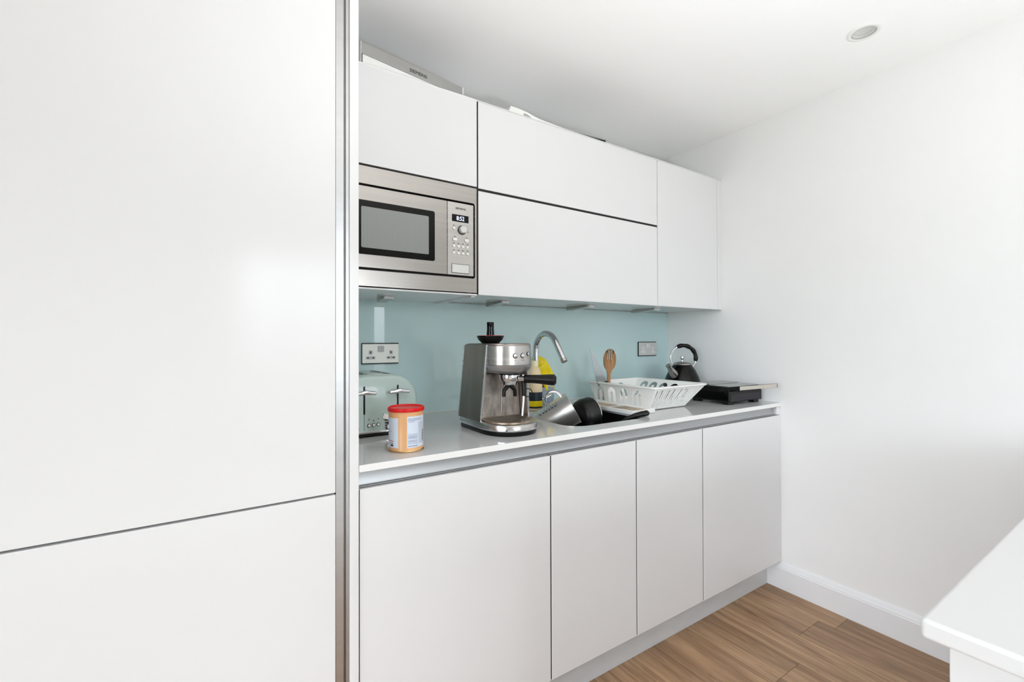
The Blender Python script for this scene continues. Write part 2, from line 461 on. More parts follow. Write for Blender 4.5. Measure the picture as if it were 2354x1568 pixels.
# unseen uplighter by the island, added to brighten ceiling and cabinet fronts
def fill_uplighter(x, y, z, power, lab):
    t = thing('added_fill_lamp', lab, 'lamp', (x, y, 0))
    T0 = Matrix.Translation((x, y, 0))
    b = nb(); lathe(b, [(0, 0), (.09, 0), (.09, .010), (.02, .018), (0, .018)], 40, 0, T0); obj('base', b, M['black'], t)
    b = nb(); cyl(b, (x, y, .016), (x, y, z), .010); obj('pole', b, M['black'], t)
    b = nb(); lathe(b, [(0, z), (.04, z), (.10, z + .05), (.102, z + .052), (.098, z + .052), (.04, z + .006), (0, z + .006)], 40, 0, T0); obj('bowl', b, M['black'], t)
    l = bpy.data.lights.new('fill_uplight', 'SPOT'); l.energy = power; l.spot_size = math.radians(158); l.spot_blend = 1; l.shadow_soft_size = .06
    l.color = (.96, .985, 1.0)
    o = bpy.data.objects.new('fill_uplight', l); COL.objects.link(o); o.parent = t; o.location = (0, 0, z + .048); o.rotation_euler = (PI, math.radians(10), 0)
fill_uplighter(.54, -.14, .98, UP, 'black fill uplighter added out of view at the end of the kitchen island')
b = nb(); box(b, -2.35, 2.0, -3.0, -.95, .0003, .012)  # pale rug added behind the camera to bounce light onto the ceiling
tag(obj('bounce_rug', b, pm('bounce_rug_wool', (240, 238, 232), .95, var=.03, vscale=(200, 200, 200)), bev=.004), 'large cream wool rug added out of view behind the island to bounce light', 'rug')

# ================================================================== BASE UNITS
ZT = .904; ZB = .886                       # worktop top and underside
YD = 1.130                                 # door front plane
DT = .019

def carcass(b, x0, x1, y0, y1, z0, z1, t=.016, top=True):
    box(b, x0, x0 + t, y0, y1, z0, z1); box(b, x1 - t, x1, y0, y1, z0, z1)
    box(b, x0 + t, x1 - t, y0, y1, z0, z0 + t); box(b, x0 + t, x1 - t, y1 - .008, y1, z0 + t, z1)
    if top: box(b, x0 + t, x1 - t, y0, y1 - .008, z1 - t, z1)
    # dark strips that paint the shade inside the door gaps
    e = .0012
    box(b, x0, x1, y0 - e, y0, z0, z0 + t, 1); box(b, x0, x0 + t, y0 - e, y0, z0 + t, z1, 1); box(b, x1 - t, x1, y0 - e, y0, z0 + t, z1, 1)

def door(parent, x0, x1, z0, z1, yf, name='door', mat=None):
    b = nb(); box(b, x0, x1, yf, yf + DT, z0, z1)
    return obj(name, b, mat or M['lacquer'], parent, bev=.0012, seg=2)

z0s = .136
base = [(.2815, .8713, .279, .8735, 'wide white gloss dishwasher front at the left end under the tin and coffee machine', 'dishwasher'),
        (.8763, 1.2653, .8745, 1.2675, 'narrow white gloss base cabinet beside the wide dishwasher front', 'cabinet'),
        (1.2703, 1.6628, 1.2685, 1.665, 'narrow white gloss base cabinet below the dish rack', 'cabinet'),
        (1.6682, 2.2825, 1.666, 2.284, 'white gloss base cabinet at the right end beside the wall', 'cabinet')]
for (x0, x1, c0, c1, lab, cat) in base:
    nm = 'dishwasher' if cat == 'dishwasher' else 'base_cabinet'
    t = thing(nm, lab, cat, ((x0 + x1) / 2, 1.45, 0), group=None if cat == 'dishwasher' else 'base cabinets under the worktop')
    b = nb(); carcass(b, c0, c1, 1.153, YB - .02, .135, .835, top=False)
    if c0 < x0: box(b, c0 + .0001, x0 - .0002, YD + .0022, 1.1515, z0s, .842, 1)  # dark fill strips put the gap shade into colour
    box(b, x1 + .0002, c1 + .0001, YD + .0022, 1.1515, z0s, .842, 1)
    obj('carcass' if cat != 'dishwasher' else 'housing', b, [M['board'], M['gap']], t, smooth=0)
    door(t, x0, x1, .1335, .8435, YD)
# end filler between last door and wall
b = nb(); box(b, 2.2855, XW - .0005, YD + .002, 1.75, .1335, .8845); box(b, 2.262, 2.2855, YD + .004, YD + .02, .847, .8845)
tag(obj('filler_panel', b, M['lacquer'], bev=.0008), 'thin white filler strip between the right end cabinet and the wall', 'panel')
# gola handle rail under the worktop
b = nb()
pr = [(1.132, .8855), (1.132, .884), (1.1465, .884), (1.1485, .880), (1.1485, .856), (1.146, .850), (1.140, .848), (1.140, .8462), (1.147, .8462), (1.1515, .850), (1.1515, .8855)]
loft(b, [[(x, y, z) for y, z in pr] for x in (.2795, 2.2615)])
tag(obj('handle_rail', b, M['alu_light'], smooth=25), 'long recessed aluminium grip rail between worktop and base doors', 'rail')
b = nb(); box(b, .2795, XW - .019, 1.1934, 1.21, 0, .132)
tag(obj('plinth', b, M['plinth'], bev=.001), 'pale grey kickboard along the floor under the base cabinets', 'plinth')

# worktop with sink cut-out
SX0, SX1, SY0, SY1 = 1.030, 1.455, 1.205, 1.562
hole = rrect(SX0, SX1, SY0, SY1, .075, 10)
b = nb()
panel(b, [(.2795, 1.127), (XW - .0005, 1.127), (XW - .0005, YB - .008), (.2795, YB - .008)], [hole], ZT - ZB, Matrix.Translation((0, 0, ZB)), 0, 1)
wt = tag(obj('worktop', b, [M['quartz'], M['quartz_edge']], bev=.0015, seg=2, smooth=0), 'long pale quartz worktop with a white front edge over the base cabinets', 'worktop')

# sink bowl
t = thing('sink', 'black undermounted sink bowl full of washing up beside the tap', 'sink', ((SX0 + SX1) / 2, (SY0 + SY1) / 2, .72))
b = nb()
e = .006
rings = []
for g, z in ((.022, ZB - .0005), (-e, ZB - .0005), (-e, ZB - .008), (-.002, .76), (.012, .742), (.035, .735)):
    rings.append([(x, y, z) for x, y in rrect(SX0 + g if g > -.01 else SX0 + g, SX1 - g, SY0 + g, SY1 - g, max(.02, .075 - g), 10)])
rings[0] = [(x, y, ZB - .0005) for x, y in rrect(SX0 - .025, SX1 + .025, SY0 - .025, SY1 + .025, .11, 10)]
loft(b, rings, cap0=False)
outer = [[(x, y, z) for x, y in rrect(SX0 - .025 + g, SX1 + .025 - g, SY0 - .025 + g, SY1 + .025 - g, .1, 10)] for g, z in ((0, ZB - .0005), (0, ZB - .006), (.014, ZB - .012), (.02, .74), (.05, .72))]
loft(b, outer, cap0=False)
obj('bowl', b, M['sink'], t, smooth=40)
b = nb(); lathe(b, [(0, .737), (.02, .737), (.03, .739), (.042, .738), (.042, .7352), (0, .7352)], 32, 0, Matrix.Translation((1.25, 1.42, 0)))
obj('drain', b, M['chrome'], t)

# ================================================================== SPLASHBACK, SOCKETS
b = nb(); box(b, .2795, XW - .004, YB - .006, YB - .0005, ZT + .0006, 1.376)
box(b, XW - .004, XW - .001, YB - .006, YB - .0005, ZT + .0006, 1.376, 1)
box(b, .2795, XW - .001, YB - .0095, YB - .006, ZT + .0003, ZT + .0035, 2)
tag(obj('splashback', b, [M['splash'], M['splash_edge'], M['white_plastic']], smooth=0), 'glossy teal glass splashback behind the worktop', 'splashback')

def socket(x0, x1, z0, z1, lab, plate, gang_mat, insert):
    yf = YB - .0062
    t = thing('wall_socket', lab, 'socket', ((x0 + x1) / 2, yf, (z0 + z1) / 2), group='double sockets on the splashback')
    b = nb(); box(b, x0 - .0015, x1 + .001, yf - .008, yf, z0 - .004, z1 + .004)
    obj('gasket', b, M['black'], t, bev=.001)
    b = nb(); box(b, x0, x1, yf - .0115, yf - .003, z0, z1)
    obj('plate', b, plate, t, bev=.002, seg=3)
    cx = (x0 + x1) / 2; wd = x1 - x0; h = z1 - z0
    for s in (-1, 1):
        b = nb(); u = cx + s * wd * .047
        box(b, u - .0058, u + .0058, yf - .0145, yf - .011, z1 - h * .42, z1 - h * .10)
        obj('switch', b, gang_mat, t, bev=.0012)
        u = cx + s * wd * .28
        b = nb(); zz = z0 + h * .38
        for q, (px, pz, hw, hh) in enumerate(((0, h * .18, .0022, .0042), (-.0105, -h * .10, .0036, .0023), (.0105, -h * .10, .0036, .0023))):
            box(b, u + px - hw, u + px + hw, yf - .0124, yf - .0112, zz + pz - hh, zz + pz + hh, 0)
        b2 = nb()
        prism(b2, rrect(u - .0075, u + .0075, zz + h * .18 - .0085, zz + h * .18 + .0085, .004), yf - .0121, yf - .0113)
        prism(b2, rrect(u - .0185, u + .0185, zz - h * .10 - .006, zz - h * .10 + .006, .005), yf - .0121, yf - .0113)
        o = obj('outlet', b2, gang_mat, t, smooth=0)
        obj('pin_hole', b, insert, o, smooth=0)
socket(.454, .599, 1.123, 1.199, 'cream double wall socket above the toaster', M['cream_plastic'], M['grey_plastic'], M['black'])
socket(2.029, 2.180, 1.123, 1.199, 'satin grey double wall socket near the kettle', M['satin_plate'], M['white_plastic'], M['grey_plastic'])

# ================================================================== WALL UNITS
YU = 1.434; ZU0 = 1.3785; ZU1 = 2.0854; ZM = 1.765
t = thing('wall_cabinet', 'white wall cabinet with a flap door above the built in microwave', 'cabinet', (.53, 1.6, ZU0), group='white wall cabinets')
b = nb()
x0, x1, y0, y1 = .285, .7765, YU + .022, YB - .002
box(b, x0, x0 + .016, y0, y1, ZU0 - .008, ZU1 + .003); box(b, x1 - .016, x1, y0, y1, ZU0 - .008, ZU1 + .003)
box(b, x0, x1, y0 - .022, y1, ZU1 - .0005, ZU1 + .005); box(b, x0 + .016, x1 - .016, y0, y1, ZM - .004, ZM + .012)
box(b, x0 + .016, x1 - .016, y1 - .008, y1, ZU0, ZU1)
box(b, x0, x1, y0 - .001, y0, ZM - .008, ZM + .016, 1); box(b, x1 - .016, x1, y0 - .001, y0, ZU0, ZU1, 1)
box(b, .7747, .7803, YU + .003, YU + .0205, ZU0 + .001, ZU1 - .001, 1); box(b, x0, .7743, YU + .003, YU + .0205, ZM + .0004, ZM + .0055, 1)  # dark strips paint the shade in the gaps around the flap door
obj('carcass', b, [M['board'], M['gap']], t, smooth=0)
b = nb(); box(b, x0, x1 - .003, YU - .001, YB - .0065, ZU0 - .004, ZU0 + .0015)
obj('base_panel', b, M['lacquer_under'], t, bev=.0008)
door(t, .285, .7745, ZM + .006, ZU1, YU, 'flap_door')

t = thing('wall_cabinet', 'wide white wall cabinet with two stacked lift up doors over the sink', 'cabinet', (1.27, 1.6, ZU0), group='white wall cabinets')
b = nb(); carcass(b, .7785, 1.7645, YU + .022, YB - .0065, ZU0 + .001, ZU1 + .0045)
box(b, .7785, 1.7645, YU + .0205, YU + .022, ZM - .014, ZM + .012, 1); box(b, .7806, 1.7634, YU + .003, YU + .0205, ZM - .0065, ZM + .0018, 1); box(b, 1.7636, 1.7654, YU + .003, YU + .0205, ZU0 + .001, ZU1 - .001, 1)  # dark strips paint the shade between the lift up doors
box(b, .7785, 1.7645, YU, YU + .022, ZU1 + .0005, ZU1 + .0045)
obj('carcass', b, [M['lacquer_under'], M['gap']], t, smooth=0)
door(t, .7805, 1.7635, ZM + .0025, ZU1, YU, 'door'); door(t, .7805, 1.7635, ZU0 - .001, ZM - .0068, YU, 'door')

t = thing('wall_cabinet', 'single door white wall cabinet at the right end by the wall', 'cabinet', (2.0, 1.6, ZU0), group='white wall cabinets')
b = nb(); carcass(b, 1.7655, 2.262, YU + .022, YB - .0065, ZU0 + .001, ZU1 + .0045)
box(b, 1.7655, XW - .0005, YU, YU + .022, ZU1 + .0005, ZU1 + .0045); box(b, 2.262, XW - .0005, YU + .022, YB - .0065, ZU0 + .001, ZU0 + .016); box(b, 2.2537, 2.2556, YU + .0025, YU + .022, ZU0 + .001, ZU1 - .001, 1)  # last box paints the shade beside the end filler
obj('carcass', b, [M['lacquer_under'], M['gap']], t, smooth=0)
door(t, 1.7665, 2.2535, ZU0 - .001, ZU1, YU, 'door')
b = nb(); box(b, 2.2558, XW - .0005, YU + .0005, YU + .0205, ZU0 - .001, ZU1)
obj('end_filler', b, M['lacquer'], t, bev=.001)

def cabinet_light(x, ya, yb, lab):
    t = thing('cabinet_light', lab, 'light', (x, (ya + yb) / 2, ZU0), group='slim lights under the wall cabinets')
    zt = ZU0 - .0045 if x < .7 else ZU0 + .0005
    b = nb()
    prism(b, [(ya + .012, zt), (yb, zt), (yb, zt - .016), (ya + .02, zt - .009), (ya + .012, zt - .0085)], x - .017, x + .017, 'x')
    obj('housing', b, M['steel'], t, bev=.001)
    b = nb(); box(b, x - .0165, x + .0165, ya, ya + .0135, zt - .0095, zt)
    obj('end_cap', b, M['white_plastic'], t, bev=.0012)
cabinet_light(.507, 1.612, 1.712, 'slim under cabinet light below the microwave')
cabinet_light(1.002, 1.60, 1.745, 'slim under cabinet light above the coffee machine')
cabinet_light(1.472, 1.58, 1.75, 'slim under cabinet light above the tap spout and knife')
cabinet_light(1.920, 1.56, 1.73, 'slim under cabinet light at the right end near the satin socket')

# ================================================================== MICROWAVE
t = thing('microwave', 'built in stainless steel microwave oven under the left flap door', 'microwave', (.53, 1.6, 1.383))
b = nb()
panel(b, [(.287, 1.3835), (.7735, 1.3835), (.7735, 1.7645), (.287, 1.7645)], [rrect(.290, .7655, 1.4355, 1.7075, .008)], .02,
      Matrix(((1, 0, 0, 0), (0, 0, 1, YU + .0005), (0, 1, 0, 0), (0, 0, 0, 1))))
obj('trim_frame', b, M['steel_front'], t, bev=.0008)
b = nb(); box(b, .302, .760, YU + .024, YB - .02, 1.386, 1.7605); obj('housing', b, M['gap'], t, smooth=0)
b = nb(); box(b, .290, .766, YU + .0215, YU + .0235, 1.4345, 1.7085); obj('recess', b, M['black'], t, smooth=0)
b = nb(); box(b, .292, .6555, YU - .001, YU + .02, 1.4425, 1.7005)
dr = obj('door', b, M['steel_front'], t, bev=.0012)
b = nb(); prism(b, rrect(.333, .609, 1.484, 1.6555, .007), YU - .0022, YU + .002); obj('window', b, M['black_glass'], dr, bev=.0005)
b = nb(); prism(b, rrect(.3615, .5865, 1.505, 1.635, .004), YU - .0027, YU - .002); obj('screen', b, M['mw_mesh'], dr, smooth=0)
b = nb(); box(b, .6568, .7595, YU - .001, YU + .02, 1.4425, 1.7005)
cp = obj('control_panel', b, M['steel'], t, bev=.0012)
yf = YU - .001
b = nb(); box(b, .674, .739, yf - .0006, yf + .001, 1.6325, 1.6575); obj('display', b, M['black_glass'], cp, smooth=0)
text('display_digits', '8:52', .030, M['display_glow'], cp, Vector((.7065, yf - .0007, 1.645)) - t.location, FACE, height=.015)
text('logo', 'SIEMENS', .040, M['text_dark'], cp, Vector((.708, yf - .0002, 1.680)) - t.location, FACE, height=.0068)
b = nb(); lathe(b, [(0, .014), (.0115, .014), (.013, .012), (.0135, .0), (0, 0)], 36, 0, axm((.713, yf, 1.605), (0, -1, 0)))
lathe(b, [(0, .0005), (.0165, .0005), (.0165, 0), (0, 0)], 36, 1, axm((.7125, yf, 1.6045), (0, -1, 0)))
obj('knob', b, [M['satin_plate'], M['ink']], cp)
btn = [(.681, 1.608)] + [(x, z) for z in (1.545, 1.521) for x in (.681, .699, .7165, .7345)]
for (x, z) in btn:
    b = nb(); lathe(b, [(0, .003), (.0042, .003), (.0052, .002), (.0054, 0), (0, 0)], 20, 0, axm((x, yf, z), (0, -1, 0)))
    obj('button', b, M['white_plastic'], cp)
for (x, z) in ((.685, 1.5685), (.731, 1.5685)):
    b = nb(); prism(b, rrect(x - .0085, x + .0085, z - .0052, z + .0052, .005), yf - .003, yf); obj('button', b, M['white_plastic'], cp, bev=.0008)
for (x, z) in btn + [(.685, 1.5685), (.731, 1.5685)]:
    b = nb(); box(b, x - .0028, x + .0028, yf - .0004, yf, z + .0090, z + .0112); obj('button_symbol', b, M['text_dark'], cp, smooth=0)
for (x, z) in ((.735, 1.606), (.735, 1.599)):
    b = nb(); box(b, x, x + .003, yf - .0004, yf, z, z + .002); obj('button_symbol', b, M['text_dark'], cp, smooth=0)
b = nb(); box(b, .672, .741, yf - .0003, yf + .001, 1.4495, 1.4825); obj('button_surround', b, M['ink'], cp, smooth=0)
b = nb(); box(b, .6735, .7395, yf - .002, yf + .001, 1.451, 1.481); obj('door_release', b, M['satin_plate'], cp, bev=.0008)

# ================================================================== TALL UNIT (left)
t = thing('tall_cabinet', 'tall white gloss cabinet with upper and lower doors filling the left side', 'cabinet', (-.05, 1.45, 0))
TY = 1.127
b = nb()
TX0, TX1 = -.375, .2275
box(b, TX0, TX0 + .018, TY + .022, YB, 0, ZC - .003); box(b, TX0 + .018, TX1 - .03, YB - .01, YB, .1, ZC - .003)
box(b, TX0 + .018, TX1 - .03, TY + .022, YB - .01, .08, .1); box(b, TX0 + .018, TX1 - .03, TY + .022, YB - .01, ZC - .02, ZC - .003)
box(b, TX1 - .03, TX1 - .012, TY + .022, YB, 0, ZC - .003); box(b, TX0 + .018, TX1 - .03, TY + .06, TY + .076, 0, .08)
box(b, TX0, TX1 - .012, TY + .0205, TY + .022, .83, .87, 1); box(b, TX0 + .018, TX1 - .03, TY + .022, YB - .01, .84, .858)  # first box paints the shade behind the split between the doors
obj('carcass', b, [M['board'], M['gap']], t, smooth=0)
door(t, TX0 + .001, .2245, .8475, ZC - .004, TY, 'upper_door'); door(t, TX0 + .001, .2245, .1, .8425, TY, 'lower_door')
b = nb()
pr = [(.2255, TY + .021), (.2255, TY + .0215 - .018), (.2275, TY + .001), (.2275, TY + .001), (.2445, TY + .001), (.2445, TY + .014), (.2505, TY + .014), (.2505, TY + .004), (.2565, TY + .004), (.2565, TY + .03), (.2255, TY + .03)]
pr = [(.2268, TY + .03), (.2268, TY + .0085), (.2445, TY + .0085), (.2445, TY + .024), (.2495, TY + .024), (.2495, TY + .006), (.2568, TY + .006), (.2568, TY + .03)]
loft(b, [[(x, y, z) for x, y in pr] for z in (0.002, ZC - .003)])
obj('handle_channel', b, M['alu'], t, smooth=0)
b = nb(); box(b, .2572, .2788, TY, YB - .001, .0, ZC - .003); obj('end_panel', b, M['lacquer'], t, bev=.0012)

# ================================================================== ISLAND (bottom right)
t = thing('kitchen_island', 'white kitchen island corner in the foreground at the lower right', 'island', (1.3, -.3, 0))
b = nb(); box(b, .6494, 2.2, -.75, .1744, .8775, .900)
obj('island_top', b, M['island'], t, bev=.005, seg=4)
b = nb(); box(b, .668, 2.19, -.72, .155, .06, .877); box(b, .70, 2.18, -.69, .12, 0, .06)
obj('island_body', b, M['island'], t, bev=.0015)

# ================================================================== CEILING DOWNLIGHT
t = thing('ceiling_downlight', 'round white recessed downlight in the ceiling, switched off', 'light', (hole_c[0], hole_c[1], ZC))
b = nb(); T0 = Matrix.Translation((hole_c[0], hole_c[1], ZC))
lathe(b, [(.0375, -.0002), (.050, -.0002), (.051, -.002), (.048, -.0045), (.040, -.005), (.0375, -.0035), (.0375, -.0002)], 48, 0, T0); obj('bezel', b, M['white_plastic'], t)
b = nb(); lathe(b, [(.0372, -.003), (.0372, .028), (.0355, .028), (.0355, -.003), (.0372, -.003)], 48, 0, T0)
lathe(b, [(.0285, .006), (.034, .001), (.0355, .001), (.0355, .006), (.0285, .008), (.0285, .006)], 48, 1, T0)
obj('gimbal_ring', b, [M['grey_plastic'], M['satin_plate']], t)
b = nb(); lathe(b, [(0, .016), (.012, .015), (.024, .010), (.0283, .008), (.0283, .026), (0, .026)], 40, 0, T0); obj('lamp', b, M['satin_plate'], t)

# ================================================================== ON TOP OF THE WALL UNITS
t = thing('extractor_fascia', 'grey metal extractor fascia lying loose on top of the left wall cabinet', 'extractor part', (.368, 1.452, ZU1 + .0052), math.radians(9))
b = nb()
box(b, 0, .392, 0, .004, .040, .078); box(b, 0, .392, .004, .16, .074, .078)
obj('front_strip', b, M['grill_top'], t, bev=.0012, local=True)
b = nb(); box(b, .004, .388, .0015, .006, .0005, .040); box(b, .004, .388, .006, .16, .0005, .004)
obj('lower_panel', b, M['white_plastic'], t, bev=.001, local=True)
b = nb(); box(b, -.004, 0, -.0005, .16, 0, .0785); obj('end_cap', b, M['satin_plate'], t, bev=.0012, local=True)
b = nb(); box(b, .392, .400, -.0005, .16, 0, .0785); obj('end_cap', b, M['satin_plate'], t, bev=.0012, local=True)
text('logo', 'SIEMENS', .068, M['text_dark'], t, Vector((.205, -.0001, .0555)), FACE, height=.0115)

t = thing('plastic_shelf', 'clear plastic fridge shelf lying on top of the wide wall cabinet', 'shelf', (1.145, 1.487, ZU1 + .0048), math.radians(-5.3))
b = nb(); box(b, 0, .30, .0, .16, .021, .024); box(b, .30, .303, 0, .16, 0, .024); box(b, 0, .003, 0, .16, 0, .021)
obj('tray', b, M['acrylic'], t, local=True, smooth=0)
b = nb(); box(b, 0, .303, -.0025, 0, .0205, .0245); box(b, .3005, .303, -.0025, 0, 0.006, .0205)
obj('edge_trim', b, M['smoke_edge'], t, local=True, bev=.0005)
b = nb(); prism(b, [(.262, 0), (.300, .0), (.300, .0195), (.286, .0195)], .004, .010)
obj('corner_gusset', b, M['acrylic'], t, local=True, smooth=0)

b = nb(); zp = ZU1 + .0053
prism(b, [(.916, zp), (.924, zp + .021), (.965, zp + .0205), (1.0, zp + .0175), (1.035, zp + .0105), (1.07, zp + .006), (1.17, zp + .002), (1.17, zp), (1.022, zp), (1.012, zp + .006), (.998, zp + .0095), (.984, zp + .0095), (.982, zp)], 1.4365, 1.54)
tag(obj('paper_sheet', b, M['paper'], smooth=50), 'folded white paper leaflet on top of the wide wall cabinet', 'paper')

# ================================================================== TOASTER
t = thing('toaster', 'sage green toaster with chrome levers below the cream socket', 'toaster', (.430, 1.57, ZT))
x0, x1, yA, yB, z0, z1 = .296, .550, 1.438, 1.705, ZT + .018, 1.101
def arch(g=0, zt=0):
    p = [(x1 - g, z0), ]
    r = .085 - g
    for i in range(13):
        a = PI / 2 * i / 12; p.append((x1 - .085 + r * math.cos(a), z1 - .085 + r * math.sin(a)))
    for i in range(13):
        a = PI / 2 + PI / 2 * i / 12; p.append((x0 + .085 + r * math.cos(a), z1 - .085 + r * math.sin(a)))
    p.append((x0 + g, z0)); return p
b = nb()
loft(b, [[(x, y, z) for x, z in arch(g)] for y, g in ((yA, .012), (yA + .003, .006), (yA + .010, .001), (yA + .018, 0), (yB - .018, 0), (yB - .004, .005), (yB, .012))])
bd = obj('body', b, M['tint_green'], t, smooth=32)
def arch_z(x):
    d = max(0, x - (x1 - .085), (x0 + .085) - x); return z1 - .085 + math.sqrt(max(0, .085 ** 2 - d * d))
for sx_ in (.342, .386, .460, .504):
    xs = [sx_ - .009 + .018 * q / 6 for q in range(7)]
    b = nb(); loft(b, [[(x, y, arch_z(x) + .0008) for x in xs] + [(x, y, arch_z(x) - .006) for x in xs[::-1]] for y in (yA + .05, yB - .04)])
    obj('bread_slot', b, M['black'], t, smooth=0)
b = nb(); box(b, x0 + .004, x1 - .004, yA + .004, yB - .004, ZT + .002, z0 + .001); obj('base', b, M['black'], t, bev=.002)
b = nb(); box(b, x0 + .002, x1 - .002, yA - .003, yA + .006, z0 - .005, z0 + .001); obj('base_trim', b, M['chrome'], t, bev=.001)
for lx in (.372, .480):
    b = nb(); box(b, lx - .0028, lx + .0028, yA - .0008, yA + .002, .978, 1.066)
    box(b, lx - .0006, lx + .0006, yA - .0004, yA + .002, z0 + .004, .978)
    obj('lever_slot', b, M['black'], t, smooth=0)
    b = nb()
    tube(b, [(lx - .034, yA - .016, 1.044), (lx - .03, yA - .019, 1.045), (lx - .012, yA - .021, 1.047), (lx, yA - .022, 1.050), (lx + .012, yA - .021, 1.047), (lx + .03, yA - .019, 1.045), (lx + .034, yA - .016, 1.044)],
         [.003, .0062, .0068, .0078, .0068, .0062, .003], 14)
    cyl(b, (lx, yA - .018, 1.049), (lx, yA + .004, 1.049), .0045)
    obj('lever', b, M['chrome'], t)
    cx = lx - .034
    b = nb(); lathe(b, [(0, .012), (.008, .012), (.0105, .010), (.011, 0), (0, 0)], 30, 0, axm((cx + .006, yA, .934), (0, -1, 0)))
    k = obj('dial', b, M['chrome'], t)
    T2 = Matrix.Translation((cx - .005, yA - .0062, .966)) @ Matrix.Rotation(math.radians(20), 4, 'Y')
    b = nb(); box(b, -.011, .013, 0, .007, -.008, .008, 0, T2); obj('dial_pointer', b, M['white_plastic'], k, bev=.001)
    b = nb()
    for q in range(5): box(b, cx - .009 + .001 * q, cx + .012, yA - .0008, yA + .001, .9525 - q * .0085, .9567 - q * .0085)
    obj('dial_scale', b, M['ink'], k, smooth=0)
for q in range(3):
    bx_ = .387 + q * .0146
    b = nb(); lathe(b, [(0, .004), (.0034, .004), (.0042, .003), (.0042, 0), (0, 0)], 20, 0, axm((bx_, yA, .942 + .0005 * q), (0, -1, 0)))
    lathe(b, [(.0042, .002), (.0056, .002), (.0058, 0), (.0042, 0)], 20, 1, axm((bx_, yA, .942 + .0005 * q), (0, -1, 0)))
    obj('button', b, [M['white_plastic'], M['ink']], t)
    b = nb(); 
    box(b, bx_ - .0014, bx_ + .0014, yA - .0005, yA + .001, .959 - (.004 if q == 1 else 0), .9625 - (.004 if q == 1 else 0)); obj('button_symbol', b, M['ink'], t, smooth=0)

# ================================================================== TIN
TC = (.4345, 1.2295)
t = thing('tin', 'drinks powder tin with a red lid and tan sides at the worktop front', 'tin', (TC[0], TC[1], ZT))
T0 = Matrix.Translation((TC[0], TC[1], ZT))
b = nb(); lathe(b, [(0, .001), (.046, .001), (.0485, .0), (.0492, .002), (.0480, .0045), (.0480, .112), (0, .112)], 56, 0, T0); obj('can', b, M['tan'], t)
b = nb(); lathe(b, [(.0476, .0002), (.0488, -.0), (.0496, .002), (.0484, .0046), (.0476, .0046)], 56, 0, T0); obj('base_rim', b, M['tin_metal'], t)
b = nb(); lathe(b, [(.0482, .110), (.0508, .110), (.0513, .114), (.0508, .1195), (.0495, .1205), (.0475, .1195), (.0465, .117), (.030, .1165), (0, .1165), (0, .1115), (.0482, .1115)], 56, 0, T0)
obj('lid', b, M['red'], t)
def wrap(b, a0, a1, z0, z1, r, mi, n=12):
    lathe(b, [(r, z0), (r, z1)], n, mi, T0, math.radians(a0), math.radians(a1))
cam_a = math.degrees(math.atan2(-TC[1], -TC[0]))       # side of the tin that faces the room
b = nb()
wrap(b, cam_a + 3, cam_a + 76, .0125, .098, .0483, 0, 18)
wrap(b, cam_a - 78, cam_a - 26, .0125, .094, .0483, 0, 14)
for q, (a, c, z, h, mi) in enumerate(((6, 60, .0905, .0020, 1), (6, 62, .0865, .0020, 1), (8, 28, .0825, .0016, 1),
        (6, 40, .036, .015, 2), (6, 40, .0215, .012, 2), (43, 68, .022, .060, 2), (6, 40, .0155, .003, 1))):
    wrap(b, cam_a + a, cam_a + c, z, z + h, .0485, mi, 8)
for q in range(7): wrap(b, cam_a + 8, cam_a + 38 - (q % 3) * 5, .0385 + q * .0017 - .016 * (q > 3), .0392 + q * .0017 - .016 * (q > 3), .0487, 1, 6)
for q in range(12):
    wrap(b, cam_a + 62, cam_a + 72, .026 + q * .0026, .0268 + q * .0026 + .0006 * (q % 3), .0487, 3, 3)
wrap(b, cam_a - 78, cam_a - 44, .030, .0315, .0485, 4, 6); wrap(b, cam_a - 78, cam_a - 50, .055, .056, .0485, 1, 6)
wrap(b, cam_a - 58, cam_a - 46, .0165, .0215, .0485, 3, 4); wrap(b, cam_a - 60, cam_a - 55, .0235, .0255, .0485, 3, 3); wrap(b, cam_a - 51, cam_a - 46, .0235, .0255, .0485, 3, 3)
obj('paper_label', b, [M['label'], M['label_text'], M['label_block'], M['ink'], M['red_ink']], t)

# ================================================================== ESPRESSO MACHINE  (local frame: front is -y)
EX, EY = .809, 1.336
t = thing('espresso_machine', 'stainless steel espresso machine with a black handled portafilter on the worktop', 'coffee machine', (EX, EY, ZT))
def dshape(hw, yb, yc, fr, n=24, rb=.012, e=.9):
    p = [(-hw, yb - rb), (-hw + rb * .3, yb - rb * .3), (-hw + rb, yb), (hw - rb, yb), (hw - rb * .3, yb - rb * .3), (hw, yb - rb)]
    for i in range(n + 1):
        a = -PI * i / n
        c, s = math.cos(a), math.sin(a)
        p.append((hw * math.copysign(abs(c) ** e, c), yc - fr * abs(s) ** e))
    return p
def dloft(b, secs, mi=0, cap0=True, cap1=True):
    loft(b, [[(x, y, z) for x, y in dshape(*s[:4])] for s in secs for z in [s[4]]], mi, cap0, cap1)
